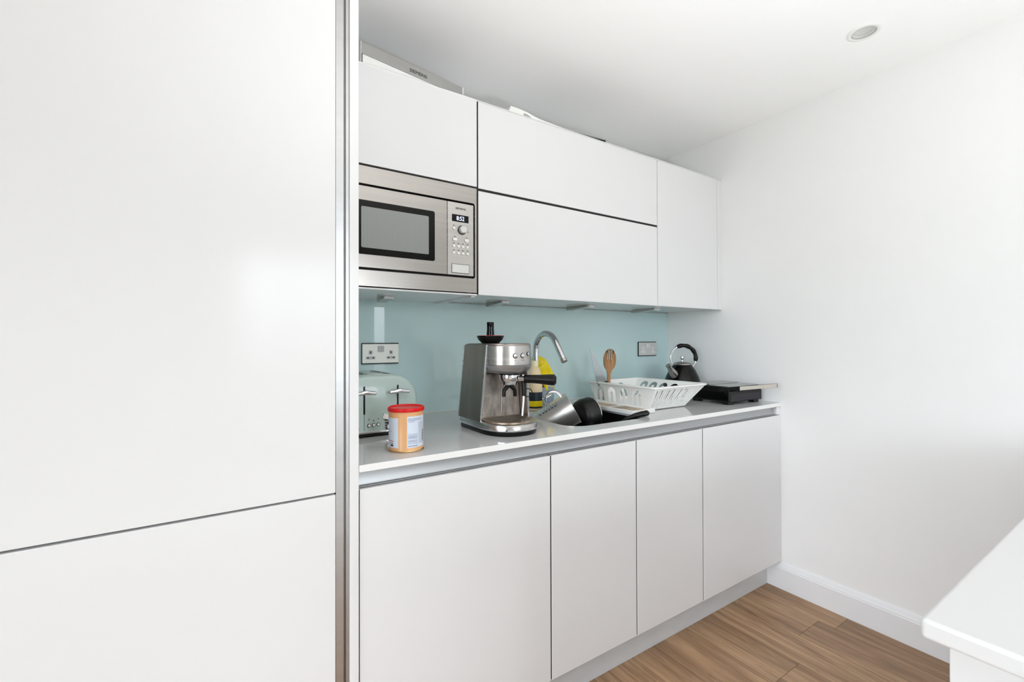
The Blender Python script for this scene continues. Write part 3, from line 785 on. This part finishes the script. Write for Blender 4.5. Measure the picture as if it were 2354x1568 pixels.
# feet skirt, base, tray
b = nb(); dloft(b, [(.094, .118, -.04, .108, 0), (.096, .120, -.04, .110, .004), (.096, .120, -.04, .110, .015)]); obj('foot_skirt', b, M['black'], t, local=True)
b = nb(); dloft(b, [(.0965, .122, -.04, .113, .015), (.0985, .124, -.04, .116, .019), (.0985, .124, -.04, .116, .030), (.097, .122, -.04, .113, .036), (.092, .118, -.04, .108, .038)]); obj('base', b, M['steel'], t, local=True, smooth=30)
b = nb(); dloft(b, [(.0993, .1245, -.04, .1172, .0165), (.0998, .125, -.04, .1178, .0195), (.0993, .1245, -.04, .1172, .0225)]); obj('base_band', b, M['chrome'], t, local=True)
b = nb(); dloft(b, [(.086, .01, -.04, .100, .0375), (.086, .01, -.04, .100, .0425), (.082, .006, -.04, .096, .0435)])
gr = obj('drip_tray', b, pm('coffee_stained_steel', (178, 162, 142), .35, metal=.9, vscale=(40, 40, 20), var=.3, rvar=.1), t, local=True)
b = nb()
for q in range(13):
    yy = -.012 - q * .0095
    hw = .078 * math.sqrt(max(.05, 1 - (max(0, -.04 - yy) / .1) ** 2))
    box(b, -hw, hw, yy - .0012, yy + .0012, .0434, .0438)
obj('tray_slots', b, M['ink'], gr, local=True, smooth=0)
# column: two side panels, back panel
b = nb()
Z0, Z1 = .036, .2925
def taper(z): return .097 - .017 * (z - Z0) / (Z1 - Z0)
def lean(z): return -.016 * (z - Z0) / (Z1 - Z0)
rings = []
for z in (Z0, Z1):
    k = taper(z); rings.append([(x, y, z) for x, y in [(-k, .118 + lean(z)), (-k + .010, .124 + lean(z)), (k - .010, .124 + lean(z)), (k, .118 + lean(z)), (k, .012), (-k, .012)]])
loft(b, rings); obj('column', b, M['steel'], t, local=True, smooth=0)
for s in (-1, 1):
    b = nb(); rings = []
    for z in (Z0, Z1):
        k = taper(z); rings.append([(s * x, y + lean(z), z) for x, y in [(k + .002, .120), (k + .002, -.034), (k - .004, -.036), (k - .004, .120)]])
    loft(b, rings); obj('side_panel', b, M['steel_dark'], t, local=True, bev=.0015)
    b = nb(); rings = []
    for z in (Z0, Z1):
        k = taper(z); rings.append([(s * x, y + lean(z), z) for x, y in [(k + .0025, -.0335), (k + .0025, -.040), (k - .005, -.040), (k - .005, -.0335)]])
    loft(b, rings); obj('edge_trim', b, M['chrome'], t, local=True, bev=.001)
    b = nb(); rings = []
    for z in (Z0, Z1):
        k = taper(z); rings.append([(s * x, y + lean(z), z) for x, y in [(k + .003, .1205), (k + .003, .1265), (k - .006, .1265), (k - .006, .1205)]])
    loft(b, rings); obj('edge_trim', b, M['chrome'], t, local=True, bev=.001)
b = nb(); rings = []
for z in (Z0 + .006, .19):
    k = taper(z) - .006; rings.append([(-k, .0115, z), (k, .0115, z), (k, .008, z), (-k, .008, z)])
loft(b, rings)
box(b, -.07, .0, .0055, .0085, .125, .185); box(b, -.07, -.03, .0055, .0085, .07, .12)
obj('back_plate', b, pm('stained_steel', (176, 168, 160), .38, metal=.85, vscale=(45, 45, 20), var=.35, rvar=.12), t, local=True, smooth=0)
# head
b = nb(); dloft(b, [(.0815, .106, -.046, .080, .2265), (.0815, .106, -.046, .080, .288), (.079, .104, -.046, .077, .2915), (.071, .096, -.046, .068, .2925)]); hd = obj('head', b, M['steel'], t, local=True, smooth=30)
b = nb(); dloft(b, [(.049, .03, -.046, .046, .197), (.068, .05, -.046, .066, .200), (.078, .05, -.046, .0765, .211), (.0812, .05, -.046, .0797, .2255)]); obj('head_bowl', b, pm('satin_grey_metal', (172, 172, 174), .35, metal=.8), t, local=True, smooth=50)
b = nb(); dloft(b, [(.0795, .105, -.046, .077, .2918), (.0795, .105, -.046, .077, .2945), (.075, .10, -.046, .072, .297)]); obj('cup_tray', b, M['steel_dark'], t, local=True)
def head_pt(x):
    c = min(1, abs(x) / .0815) ** (1 / .9); s = math.sqrt(1 - c * c)
    return Vector((x, -.046 - .080 * s ** .9, 0))
for q, x in enumerate((-.016, .013, .038)):
    p = head_pt(x); d = (head_pt(x + .002) - head_pt(x - .002)).normalized(); nn = Vector((d.y, -d.x, 0)); nn = nn if nn.y < 0 else -nn
    p.z = .2565 if q < 2 else .262
    r = .0072 if q < 2 else .0055
    b = nb(); lathe(b, [(0, .003), (r * .8, .003), (r, .0022), (r, -.004), (0, -.004)], 24, 0, axm(p, nn)); lathe(b, [(r, .001), (r + .0014, .0009), (r + .0014, -.003), (r, -.003)], 24, 1, axm(p, nn))
    obj('button', b, [M['chrome'], M['ink']], hd, local=True)
    for e2 in ((-.0035, .0035) if q == 1 else (0,)):
        b = nb(); lathe(b, [(0, .0008), (.0011, .0008), (.0011, -.002), (0, -.002)], 10, 0, axm(p + Vector((e2, 0, -.0145 if q < 2 else -.013)), nn)); obj('indicator', b, M['ink'], hd, local=True)
# group head and portafilter
GX, GY = .004, -.058
b = nb(); lathe(b, [(0, .203), (.037, .203), (.037, .193), (.033, .191), (0, .191)], 36, 0, Matrix.Translation((GX, GY, 0))); obj('group_head', b, M['black'], t, local=True)
b = nb(); lathe(b, [(0, .191), (.0345, .191), (.0355, .185), (.0345, .173), (.030, .168), (.026, .158), (0, .158)], 36, 0, Matrix.Translation((GX, GY, 0)))
hdv = Vector((.76, -.65, 0)).normalized()
hp = lambda s, z=.177: (GX + hdv.x * s, GY + hdv.y * s, z)
cyl(b, hp(.03), hp(.052), .010, .009)
pfm = obj('portafilter', b, M['chrome'], t, local=True)
b = nb(); tube(b, [hp(.048), hp(.052), hp(.075), hp(.105, .176), hp(.136, .1745), hp(.151, .174), hp(.158, .1735)], [.008, .0142, .0140, .0155, .0185, .019, .012], 20)
obj('handle', b, M['black'], pfm, local=True)
b = nb()
for s in (-1, 1):
    tube(b, [(GX, GY, .159), (GX + s * .010, GY - s * .002, .149), (GX + s * .019, GY - s * .004, .137), (GX + s * .020, GY - s * .004, .117)], [.009, .0075, .0065, .006], 12)
obj('spout', b, M['black'], pfm, local=True)
# steam wand (right) and hot water outlet
b = nb(); tube(b, [(.050, -.075, .19), (.050, -.078, .15), (.046, -.080, .10), (.040, -.082, .052)], [.0055, .0052, .0045, .0042], 12); obj('steam_wand', b, M['chrome'], t, local=True)
b = nb(); tube(b, [(.050, -.075, .168), (.050, -.0785, .145), (.0485, -.079, .118)], [.0075, .0085, .007], 12)
lathe(b, [(.0125, -.0015), (.0155, -.0015), (.0155, .0015), (.0125, .0015), (.0125, -.0015)], 24, 0, axm((.066, -.0785, .128), (.55, .84, 0)))
obj('wand_grip', b, M['black'], t, local=True)
b = nb(); tube(b, [(-.010, -.035, .185), (-.012, -.035, .12), (-.016, -.036, .062)], [.0045, .004, .0035], 10); obj('water_outlet', b, M['steel_dark'], t, local=True)

# tamper standing on the machine
t = thing('coffee_tamper', 'black coffee tamper with a red ring standing on the espresso machine', 'tamper', (.790, 1.366, ZT + .2972))
T0 = Matrix.Translation((.790, 1.366, ZT + .2972))
b = nb(); lathe(b, [(0, 0), (.030, 0), (.033, .003), (.043, .013), (.048, .024), (.048, .0262), (.044, .0255), (.030, .023), (0, .023)], 44, 0, T0); obj('base', b, M['black'], t)
b = nb(); lathe(b, [(.015, .0262), (.040, .0262), (.0455, .0272), (.0455, .0255), (.015, .0235), (.015, .0262)], 44, 0, T0); obj('red_ring', b, M['red'], t)
b = nb(); lathe(b, [(0, .023), (.0145, .023), (.0138, .034), (.0125, .050), (.0128, .072), (.0118, .0745), (0, .075)], 32, 0, T0); obj('handle', b, M['black_gloss'], t)

# ================================================================== TAP
t = thing('kitchen_tap', 'chrome swan neck mixer tap behind the sink', 'tap', (1.200, 1.662, ZT))
b = nb(); T0 = Matrix.Translation((1.200, 1.662, ZT))
lathe(b, [(0, 0), (.026, 0), (.027, .003), (.026, .010), (.0215, .013), (.0215, .055), (.019, .060), (.0135, .062), (0, .062)], 36, 0, T0); obj('tap_base', b, M['chrome'], t)
sdir = Vector((.06, -.97, 0)).normalized()
b = nb(); pts = []
o0 = Vector((1.200, 1.662, 0))
zc_, rr = 1.170, .072
pts += [o0 + Vector((0, 0, z)) for z in (.96, 1.0, 1.05, 1.10, 1.15)]
for i in range(15):
    a = PI - math.radians(146) * i / 14
    pts.append(o0 + sdir * (rr + rr * math.cos(a)) + Vector((0, 0, zc_ + rr * math.sin(a))))
a = math.radians(34); tg = sdir * math.sin(a) + Vector((0, 0, -math.cos(a)))
for s in (.03, .07, .098): pts.append(pts[19] + tg * s)
tube(b, pts, .0132, 20); obj('spout', b, M['chrome'], t, smooth=50)
b = nb(); cyl(b, pts[-1] - tg * .004, pts[-1] + tg * .010, .0142, .0135); obj('aerator', b, M['steel'], t)
b = nb(); tube(b, [(1.220, 1.662, ZT + .035), (1.249, 1.654, ZT + .04), (1.276, 1.646, ZT + .055)], [.009, .006, .005], 14); obj('lever', b, M['chrome'], t)

# bottle beside the tap
t = thing('soap_bottle', 'cream washing up bottle with a dark label between espresso machine and tap', 'bottle', (1.152, 1.606, ZT))
T0 = Matrix.Translation((1.152, 1.606, ZT))
b = nb(); lathe(b, [(0, 0), (.031, 0), (.035, .005), (.035, .130), (.034, .145), (.028, .170), (.021, .188), (.016, .193), (0, .193)], 36, 0, T0); obj('bottle_body', b, M['cream'], t)
b = nb(); lathe(b, [(0, .193), (.0185, .193), (.0185, .216), (.015, .218), (0, .218)], 28, 0, T0); obj('cap', b, pm('ivory_cap', (250, 240, 205), .4), t)
b = nb(); lathe(b, [(.0353, .012), (.0353, .082)], 36, 0, T0); lathe(b, [(.0356, .02), (.0356, .044)], 36, 1, T0); obj('bottle_label', b, [M['navy'], M['yellow']], t)

# caddy with gloves behind the tap
t = thing('sink_caddy', 'blue grey sink tidy standing behind the tap against the splashback', 'caddy', (1.265, 1.735, ZT))
b = nb(); p0 = [[(x, y, z) for x, y in rrect(1.195 - g, 1.345 + g, 1.697 - g, 1.772 + g, .015)] for g, z in ((-.006, ZT), (-.003, ZT + .004), (0, ZT + .085), (-.003, ZT + .085), (-.006, ZT + .006))]
loft(b, p0); obj('tub', b, M['blue_grey'], t)
b = nb(); lathe(b, [(0, .007), (.016, .007), (.016, .092), (.010, .1), (0, .1)], 24, 0, Matrix.Translation((1.222, 1.735, ZT))); 
tag(obj('scrub_bottle', b, M['navy']), 'small dark bottle standing in the blue grey sink tidy', 'bottle')
b = nb()
lathe(b, [(0, .0855), (.034, .0855), (.038, .090), (.038, .098), (.034, .102), (0, .103)], 32, 0, Matrix.Translation((1.318, 1.735, ZT)))
tag(obj('scouring_pad', b, M['white_plastic']), 'round white scourer lying on the sink tidy under the yellow gloves', 'scourer')

def skin_obj(name, chains, mat, sub=2):
    b = nb(); lay = b.verts.layers.skin.verify()
    cache = {}; first = True
    for ch in chains:
        prev = None
        for (p, r) in ch:
            k = tuple(round(c, 4) for c in p)
            if k not in cache:
                v = b.verts.new(p); v[lay].radius = r if isinstance(r, tuple) else (r, r)
                if first: v[lay].use_root = True; first = False
                cache[k] = v
            v = cache[k]
            if prev is not None and b.edges.get((prev, v)) is None: b.edges.new((prev, v))
            prev = v
    me = bpy.data.meshes.new(name); b.to_mesh(me); b.free(); me.materials.append(mat)
    o = bpy.data.objects.new(name, me); COL.objects.link(o)
    s = o.modifiers.new('skin', 'SKIN'); s.use_smooth_shade = True
    u = o.modifiers.new('sub', 'SUBSURF'); u.levels = sub; u.render_levels = sub
    return o
gy = 1.735
P = lambda x, z, y=gy: (x, y, z)
palm = (P(1.298, 1.080), .036)
tag(skin_obj('rubber_glove', [
    [palm, (P(1.280, 1.103), .034), (P(1.262, 1.118), .026), (P(1.247, 1.128), .016), (P(1.238, 1.134), .008)],
    [palm, (P(1.322, 1.058), .026), (P(1.338, 1.042, gy - .008), .017), (P(1.350, 1.024, gy - .016), .012), (P(1.356, 1.008, gy - .02), .008)],
    [palm, (P(1.308, 1.042), .022), (P(1.322, 1.014, gy - .016), .013), (P(1.330, .992, gy - .026), .011), (P(1.334, .974, gy - .032), .008)],
    [palm, (P(1.288, 1.040), .022), (P(1.288, 1.012, gy - .018), .013), (P(1.290, .990, gy - .030), .011), (P(1.292, .972, gy - .036), .008)],
    [palm, (P(1.268, 1.044), .020), (P(1.258, 1.016, gy - .018), .013), (P(1.252, .994, gy - .030), .011), (P(1.248, .976, gy - .036), .008)],
    [palm, (P(1.256, 1.060), .018), (P(1.236, 1.036, gy - .010), .012), (P(1.222, 1.016, gy - .016), .010), (P(1.212, 1.000, gy - .020), .007)]],
    M['yellow']), 'yellow rubber glove draped over the sink tidy behind the tap', 'glove')

# ================================================================== WASHING UP IN THE SINK
AX = Vector((.73, -.47, .50)).normalized()
JC = Vector((1.149, 1.453, .892))
t = thing('steel_jug', 'tilted stainless steel measuring jug with a wire handle in the sink', 'jug', JC - AX * .08)
T0 = axm(JC - AX * .083, AX, (0, 0, 1))
b = nb(); lathe(b, [(0, 0), (.057, 0), (.061, .003), (.0625, .010), (.066, .158), (.0685, .1635), (.0685, .1655), (.0665, .166), (.0645, .163), (.0610, .012), (.056, .006), (0, .006)], 56, 0, T0)
obj('jug_body', b, pm('satin_jug_steel', (222, 219, 215), .36, metal=.9, vscale=(6, 6, 120), var=.03), t)
b = nb()
hs = []
for i in range(13):
    a = PI * i / 12
    hs.append(T0 @ Vector((.064 + .042 * math.sin(a), .004, .112 - .036 * math.cos(a))))
tube(b, hs, .0042, 10, 0, 2.2); obj('jug_handle', b, M['chrome'], t)
b = nb()
for q in range(7):
    lathe(b, [(.0650 + q * .00033, .03 + q * .014), (.0651 + q * .00033, .0312 + q * .014)], 6, 0, T0, math.radians(24), math.radians(24 + (12 if q % 2 else 20)))
for q in range(6):
    lathe(b, [(.0652 + q * .00033, .034 + q * .014), (.0653 + q * .00033, .0385 + q * .014)], 3, 0, T0, math.radians(38), math.radians(43))
obj('scale_marks', b, M['ink'], t)

# saucepan on its side
PA = (R3 * .80 + FW * .48 + Vector((0, 0, .05))).normalized()
PC = Vector((1.297, 1.442, .890))
t = thing('saucepan', 'small black nonstick saucepan lying on its side in the sink', 'pan', PC)
T0 = axm(PC - PA * .036, PA)
b = nb(); lathe(b, [(0, .0), (.044, .0), (.058, .005), (.067, .018), (.072, .038), (.0745, .068), (.0725, .068), (.069, .040), (.063, .021), (.054, .009), (0, .005)], 48, 0, T0); obj('pan_body', b, M['black_matt'], t)
b = nb(); lathe(b, [(.0735, .0665), (.0757, .067), (.0762, .0685), (.0757, .070), (.0728, .070), (.0725, .0685), (.0735, .0665)], 48, 0, T0); obj('rim', b, M['chrome'], t)
# frying pan under it, with the handle resting on the sink edge
t = thing('frying_pan', 'black frying pan in the sink with its handle resting on the front edge', 'pan', (1.255, 1.40, .736))
T0 = Matrix.Translation((1.255, 1.39, .7365))
b = nb(); lathe(b, [(0, 0), (.095, 0), (.105, .004), (.128, .040), (.130, .041), (.127, .043), (.103, .009), (0, .005)], 56, 0, T0); obj('pan_body', b, M['black_matt'], t)
b = nb(); tube(b, [(1.335, 1.315, .772), (1.338, 1.300, .82), (1.345, 1.280, .870), (1.36, 1.264, .894), (1.39, 1.249, .9065), (1.42, 1.236, .913), (1.442, 1.2265, .9165), (1.448, 1.224, .917)], [.006, .006, .0065, .007, .008, .0095, .010, .005], 16, 0, 1.2); obj('handle', b, M['black'], t)

# ================================================================== DRIP TRAY AND DISH RACK
b = nb()
for g, z0, z1 in ((0, ZT + .0002, ZT + .0105),):
    loft(b, [[(x, y, z) for x, y in rrect(1.400 + q, 1.5385 - q, 1.262 + q, 1.640 - q, .010)] for q, z in ((.003, z0), (0, z0 + .002), (0, z1 + .006), (.002, z1 + .008), (.006, z1 + .007), (.010, z1), (.016, z1))])
for (xa, xb, ya, yb) in ((1.42, 1.515, 1.45, 1.61), (1.42, 1.52, 1.29, 1.43)):
    prism(b, rrect(xa, xb, ya, yb, .015), ZT + .0104, ZT + .0112, 'z', 1)
tag(obj('drip_tray', b, [M['white_plastic'], M['mud']], smooth=40), 'white draining tray with brown residue between the sink and the dish rack', 'tray')

t = thing('dish_rack', 'white plastic dish rack standing on the draining tray', 'dish rack', (1.67, 1.46, ZT))
RB, RT = ZT + .0047, 1.007
rim = (1.530, 1.882, 1.260, 1.668); bas = (1.542, 1.795, 1.312, 1.625)
def wall_frame(side):
    """matrix and half widths for one sloping wall: local x along the wall, local y up the wall, z outward"""
    bx0, bx1, by0, by1 = bas; rx0, rx1, ry0, ry1 = rim
    if side == 'L': q = [Vector((bx0, by0, RB)), Vector((bx0, by1, RB)), Vector((rx0, ry1, RT)), Vector((rx0, ry0, RT))]
    if side == 'R': q = [Vector((bx1, by0, RB)), Vector((bx1, by1, RB)), Vector((rx1, ry1, RT)), Vector((rx1, ry0, RT))]
    if side == 'F': q = [Vector((bx0, by0, RB)), Vector((bx1, by0, RB)), Vector((rx1, ry0, RT)), Vector((rx0, ry0, RT))]
    if side == 'B': q = [Vector((bx0, by1, RB)), Vector((bx1, by1, RB)), Vector((rx1, ry1, RT)), Vector((rx0, ry1, RT))]
    u = (q[1] - q[0]).normalized(); v = q[3] - q[0]; v = (v - u * v.dot(u)); h = v.length; v.normalize(); n = u.cross(v)
    T = Matrix(((u.x, v.x, n.x, q[0].x), (u.y, v.y, n.y, q[0].y), (u.z, v.z, n.z, q[0].z), (0, 0, 0, 1)))
    return T, [((p - q[0]).dot(u), (p - q[0]).dot(v)) for p in q], h
def uslot(c, y0, y1, wo, wi):
    """inverted U slot"""
    ro, ri = wo / 2, wi / 2; p = [(c + ro, y0)]
    for i in range(9): a = PI * i / 8; p.append((c + ro * math.cos(a), y1 - ro + ro * math.sin(a)))
    p.append((c - ro, y0)); p.append((c - ri, y0))
    for i in range(9): a = PI - PI * i / 8; p.append((c + ri * math.cos(a), y1 - ro - .006 + ri * math.sin(a)))
    p.append((c + ri, y0)); return p
for side, nm in (('L', 'slotted_wall'), ('R', 'slotted_wall'), ('B', 'slotted_wall'), ('F', 'barred_wall')):
    T, q, h = wall_frame(side); holes = []
    if side in 'LR':
        for c in ((.055, .130, .205, .280) if side == 'L' else (.045, .107, .169, .231, .290)): holes.append(uslot(c, h * .14, h * (.84 if side == 'L' else .90), .046, .017))
    elif side == 'B':
        for c in (.06, .13, .20): holes.append(uslot(c, h * .14, h * .84, .046, .017))
    else:
        m = 19
        for i in range(m):
            f0 = (i + .1) / m; f1 = (i + .64) / m
            def at(f, y):
                a = q[0][0] + (q[3][0] - q[0][0]) * y / h + .016; c_ = q[1][0] + (q[2][0] - q[1][0]) * y / h - .010
                return (a + (c_ - a) * f, y)
            holes.append([at(f0, h * .1), at(f1, h * .1), at(f1, h * .88), at(f0, h * .88)])
    b = nb(); panel(b, q, holes, .0022, T); obj(nm, b, M['white_plastic'], t, smooth=0)
b = nb()
def rimloop(x0, x1, y0, y1, z, g, r): return [(x, y, z) for x, y in rrect(x0 - g, x1 + g, y0 - g, y1 + g, r, 5)]
loft(b, [rimloop(*rim, RT - .004, g, .022) if False else rimloop(*rim, z, g, max(.014, .02 + g)) for g, z in ((-.003, RT - .003), (.010, RT - .005), (.013, RT - .001), (.011, RT + .003), (.002, RT + .0045), (-.004, RT + .003), (-.003, RT - .003))], cap0=False, cap1=False)
obj('rim', b, M['white_plastic'], t)
b = nb(); box(b, bas[0], bas[1], bas[2], bas[3], RB - .001, RB + .0015)
for x in (bas[0] + .03, bas[1] - .03):
    for y in (bas[2] + .02, bas[3] - .03):
        lathe(b, [(0, -.0035), (.008, -.0035), (.012, .0002), (0, .0002)], 16, 0, Matrix.Translation((x, y, RB - .001)))
obj('floor_grid', b, M['white_plastic'], t, smooth=0)
b = nb(); 
for y in (1.44, 1.52): pass
box(b, bas[0] + .002, bas[0] + .090, 1.560, 1.5625, RB + .0015, RT - .020); box(b, bas[0] + .088, bas[0] + .0905, 1.5625, bas[3], RB + .0015, RT - .02)
obj('cutlery_divider', b, M['white_plastic'], t)

# spatula and knife standing in the rack
def leaning(base, tip): return axm(base, Vector(tip) - Vector(base), (0, -1, 0))
t = thing('wooden_spatula', 'slotted olive wood spatula standing upright in the dish rack', 'spatula', (1.590, 1.600, RB + .004))
B0, B1 = Vector((1.592, 1.602, RB + .004)), Vector((1.608, 1.602, 1.168))
T0 = leaning(B0, B1); Ln = (B1 - B0).length
sideX = 0
outl = []
def wprof(s):          # half width along the length
    k = s / Ln
    if k < .5: return .0085 + .0012 * math.sin(k * 6)
    u = (k - .79) / .215
    return max(.0085 + .012 * max(0, (k - .5) / .2) * max(0, min(1, (.75 - k) / .1)), .0325 * math.sqrt(max(.02, 1 - abs(u) ** 2.2)))
ns = 44
L_ = [(-wprof(Ln * i / ns), Ln * i / ns) for i in range(ns + 1)]; R_ = [(wprof(Ln * i / ns), Ln * i / ns) for i in range(ns, -1, -1)]
holes = [[(c - .0022, Ln - .052), (c + .0022, Ln - .052), (c + .0020, Ln - .005), (c - .0020, Ln - .005)] for c in (-.0105, -.0005, .0095)]
Tm = T0 @ Matrix(((0, 0, 1, -.003), (1, 0, 0, 0), (0, 1, 0, 0), (0, 0, 0, 1)))
yaw = Matrix.Translation(B0) @ Matrix.Rotation(math.radians(-24), 4, 'Z') @ Matrix.Translation(-B0)
b = nb(); panel(b, L_ + R_, holes, .006, yaw @ Tm); obj('spatula_blade', b, M['wood'], t, bev=.0012, smooth=40)
t = thing('kitchen_knife', 'large kitchen knife standing point up in the dish rack', 'knife', (1.603, 1.580, RB + .004))
B0, B1 = Vector((1.603, 1.580, RB + .006)), Vector((1.478, 1.580, 1.176))
T0 = leaning(B0, B1); Ln = (B1 - B0).length
Tm = Matrix.Translation(B0) @ Matrix.Rotation(math.radians(-10), 4, 'Z') @ Matrix.Translation(-B0) @ T0 @ Matrix(((0, 0, 1, -.001), (1, 0, 0, 0), (0, 1, 0, 0), (0, 0, 0, 1)))
b = nb(); panel(b, [(.012, .095), (-.040, .100), (-.040, .125), (-.034, .175), (-.018, .225), (-.002, Ln), (.004, Ln - .02), (.010, .2), (.012, .15)], [], .0018, Tm); obj('blade', b, M['blade'], t, smooth=0)
b = nb(); panel(b, [(-.012, 0), (.012, 0), (.014, .02), (.012, .06), (.014, .104), (-.010, .108), (-.012, .06)], [], .016, Tm @ Matrix.Translation((0, 0, -.007))); obj('handle', b, M['black'], t, bev=.003)

# ================================================================== KETTLE
KX, KY = 2.135, 1.572
t = thing('kettle', 'black enamel hob kettle with a chrome lid in the corner behind the dish rack', 'kettle', (KX, KY, ZT))
T0 = Matrix.Translation((KX, KY, ZT))
b = nb(); lathe(b, [(0, 0), (.108, 0), (.1125, .004), (.1125, .012), (.108, .032), (.099, .070), (.085, .110), (.068, .145), (.0535, .166), (.050, .170), (0, .170)], 56, 0, T0); obj('kettle_body', b, M['black_gloss'], t)
b = nb(); lathe(b, [(0, .1702), (.0495, .1702), (.0515, .1725), (.049, .178), (.036, .186), (.018, .1895), (0, .190)], 48, 0, T0); ld = obj('lid', b, M['steel'], t)
b = nb(); lathe(b, [(0, .189), (.006, .190), (.0045, .197), (.006, .201), (.0115, .206), (.0125, .212), (.0095, .219), (0, .2215)], 28, 0, T0); obj('lid_knob', b, M['chrome'], ld)
b = nb(); tube(b, [(KX - .050, KY - .004, ZT + .100), (KX - .072, KY - .004, ZT + .120), (KX - .100, KY - .004, ZT + .147), (KX - .116, KY - .004, ZT + .163), (KX - .126, KY - .004, ZT + .172)], [.027, .025, .017, .012, .0135], 28)
obj('spout', b, M['steel'], t)
hx = Vector((.84, -.54, 0)); hc = Vector((KX + .005, KY - .003, ZT + .208)); hr = .070
hpnt = lambda a: hc + hx * (hr * math.cos(math.radians(a))) + Vector((0, 0, hr * math.sin(math.radians(a))))
b = nb(); tube(b, [hpnt(a) for a in range(-42, 224, 6)], .0036, 10); obj('handle_wire', b, M['chrome'], t)
b = nb(); gp = list(range(-14, 122, 6)); tube(b, [hpnt(a) for a in gp], [.0085] + [.0112 + .0012 * math.sin(i * 1.1) for i in range(len(gp) - 2)] + [.0085], 14); obj('handle_grip', b, M['black'], t)
for a in (-19, 125):
    b = nb(); cyl(b, hpnt(a - 3), hpnt(a + 3), .0072, .0072, 16); obj('grip_ferrule', b, M['chrome'], t)

# ================================================================== CONTACT GRILL
t = thing('contact_grill', 'low black contact grill with a champagne bar handle beside the right wall', 'grill', (2.120, 1.206, ZT), math.radians(-4))
b = nb()
box(b, -.128, .130, 0, .215, .012, .064); obj('base', b, M['black'], t, bev=.006, seg=3, local=True)
for (x, y) in ((-.105, .02), (.09, .02), (-.105, .19), (.09, .19)):
    b = nb(); box(b, x - .018, x + .018, y - .016, y + .016, 0, .014); obj('foot', b, M['black'], t, bev=.002, local=True)
b = nb(); box(b, -.126, .128, .002, .212, .065, .083); obj('lid', b, M['black_gloss'], t, bev=.006, seg=3, local=True)
b = nb(); box(b, -.119, .119, .008, .110, .0832, .087); obj('lid_plate', b, M['grill_top'], t, bev=.0012, local=True)
b = nb(); box(b, -.112, .115, .114, .205, .0832, .091); obj('hinge_cover', b, M['grill_top'], t, bev=.003, local=True)
b = nb(); box(b, -.128, -.120, .0, .19, .018, .08); obj('side_rib', b, M['black_gloss'], t, bev=.002, local=True)
b = nb()
for k in range(6): box(b, -.112, .112, -.0012, .001, .018 + k * .0055, .0205 + k * .0055)
obj('vent_ribs', b, pm('charcoal_plastic', (52, 50, 58), .35), t, local=True, smooth=0)
b = nb(); prism(b, rrect(-.165, .150, -.106, -.094, .004) if False else rrect(-.083, -.078, .079, .0965, .0024, 3), -.166, .118, 'x'); 
obj('handle', b, M['grill_handle'], t, bev=.001, local=True)
for x in (-.169, .118):
    b = nb(); prism(b, [(-.0835, .0785), (-.0775, .0785), (.02, .070), (.02, .082), (-.0775, .097), (-.0835, .097)], x, x + .003, 'x'); obj('handle_arm', b, M['black'], t, bev=.001, local=True)
b = nb(); box(b, -.168, -.120, .006, .018, .070, .080); obj('handle_pivot', b, M['black'], t, local=True, bev=.002)
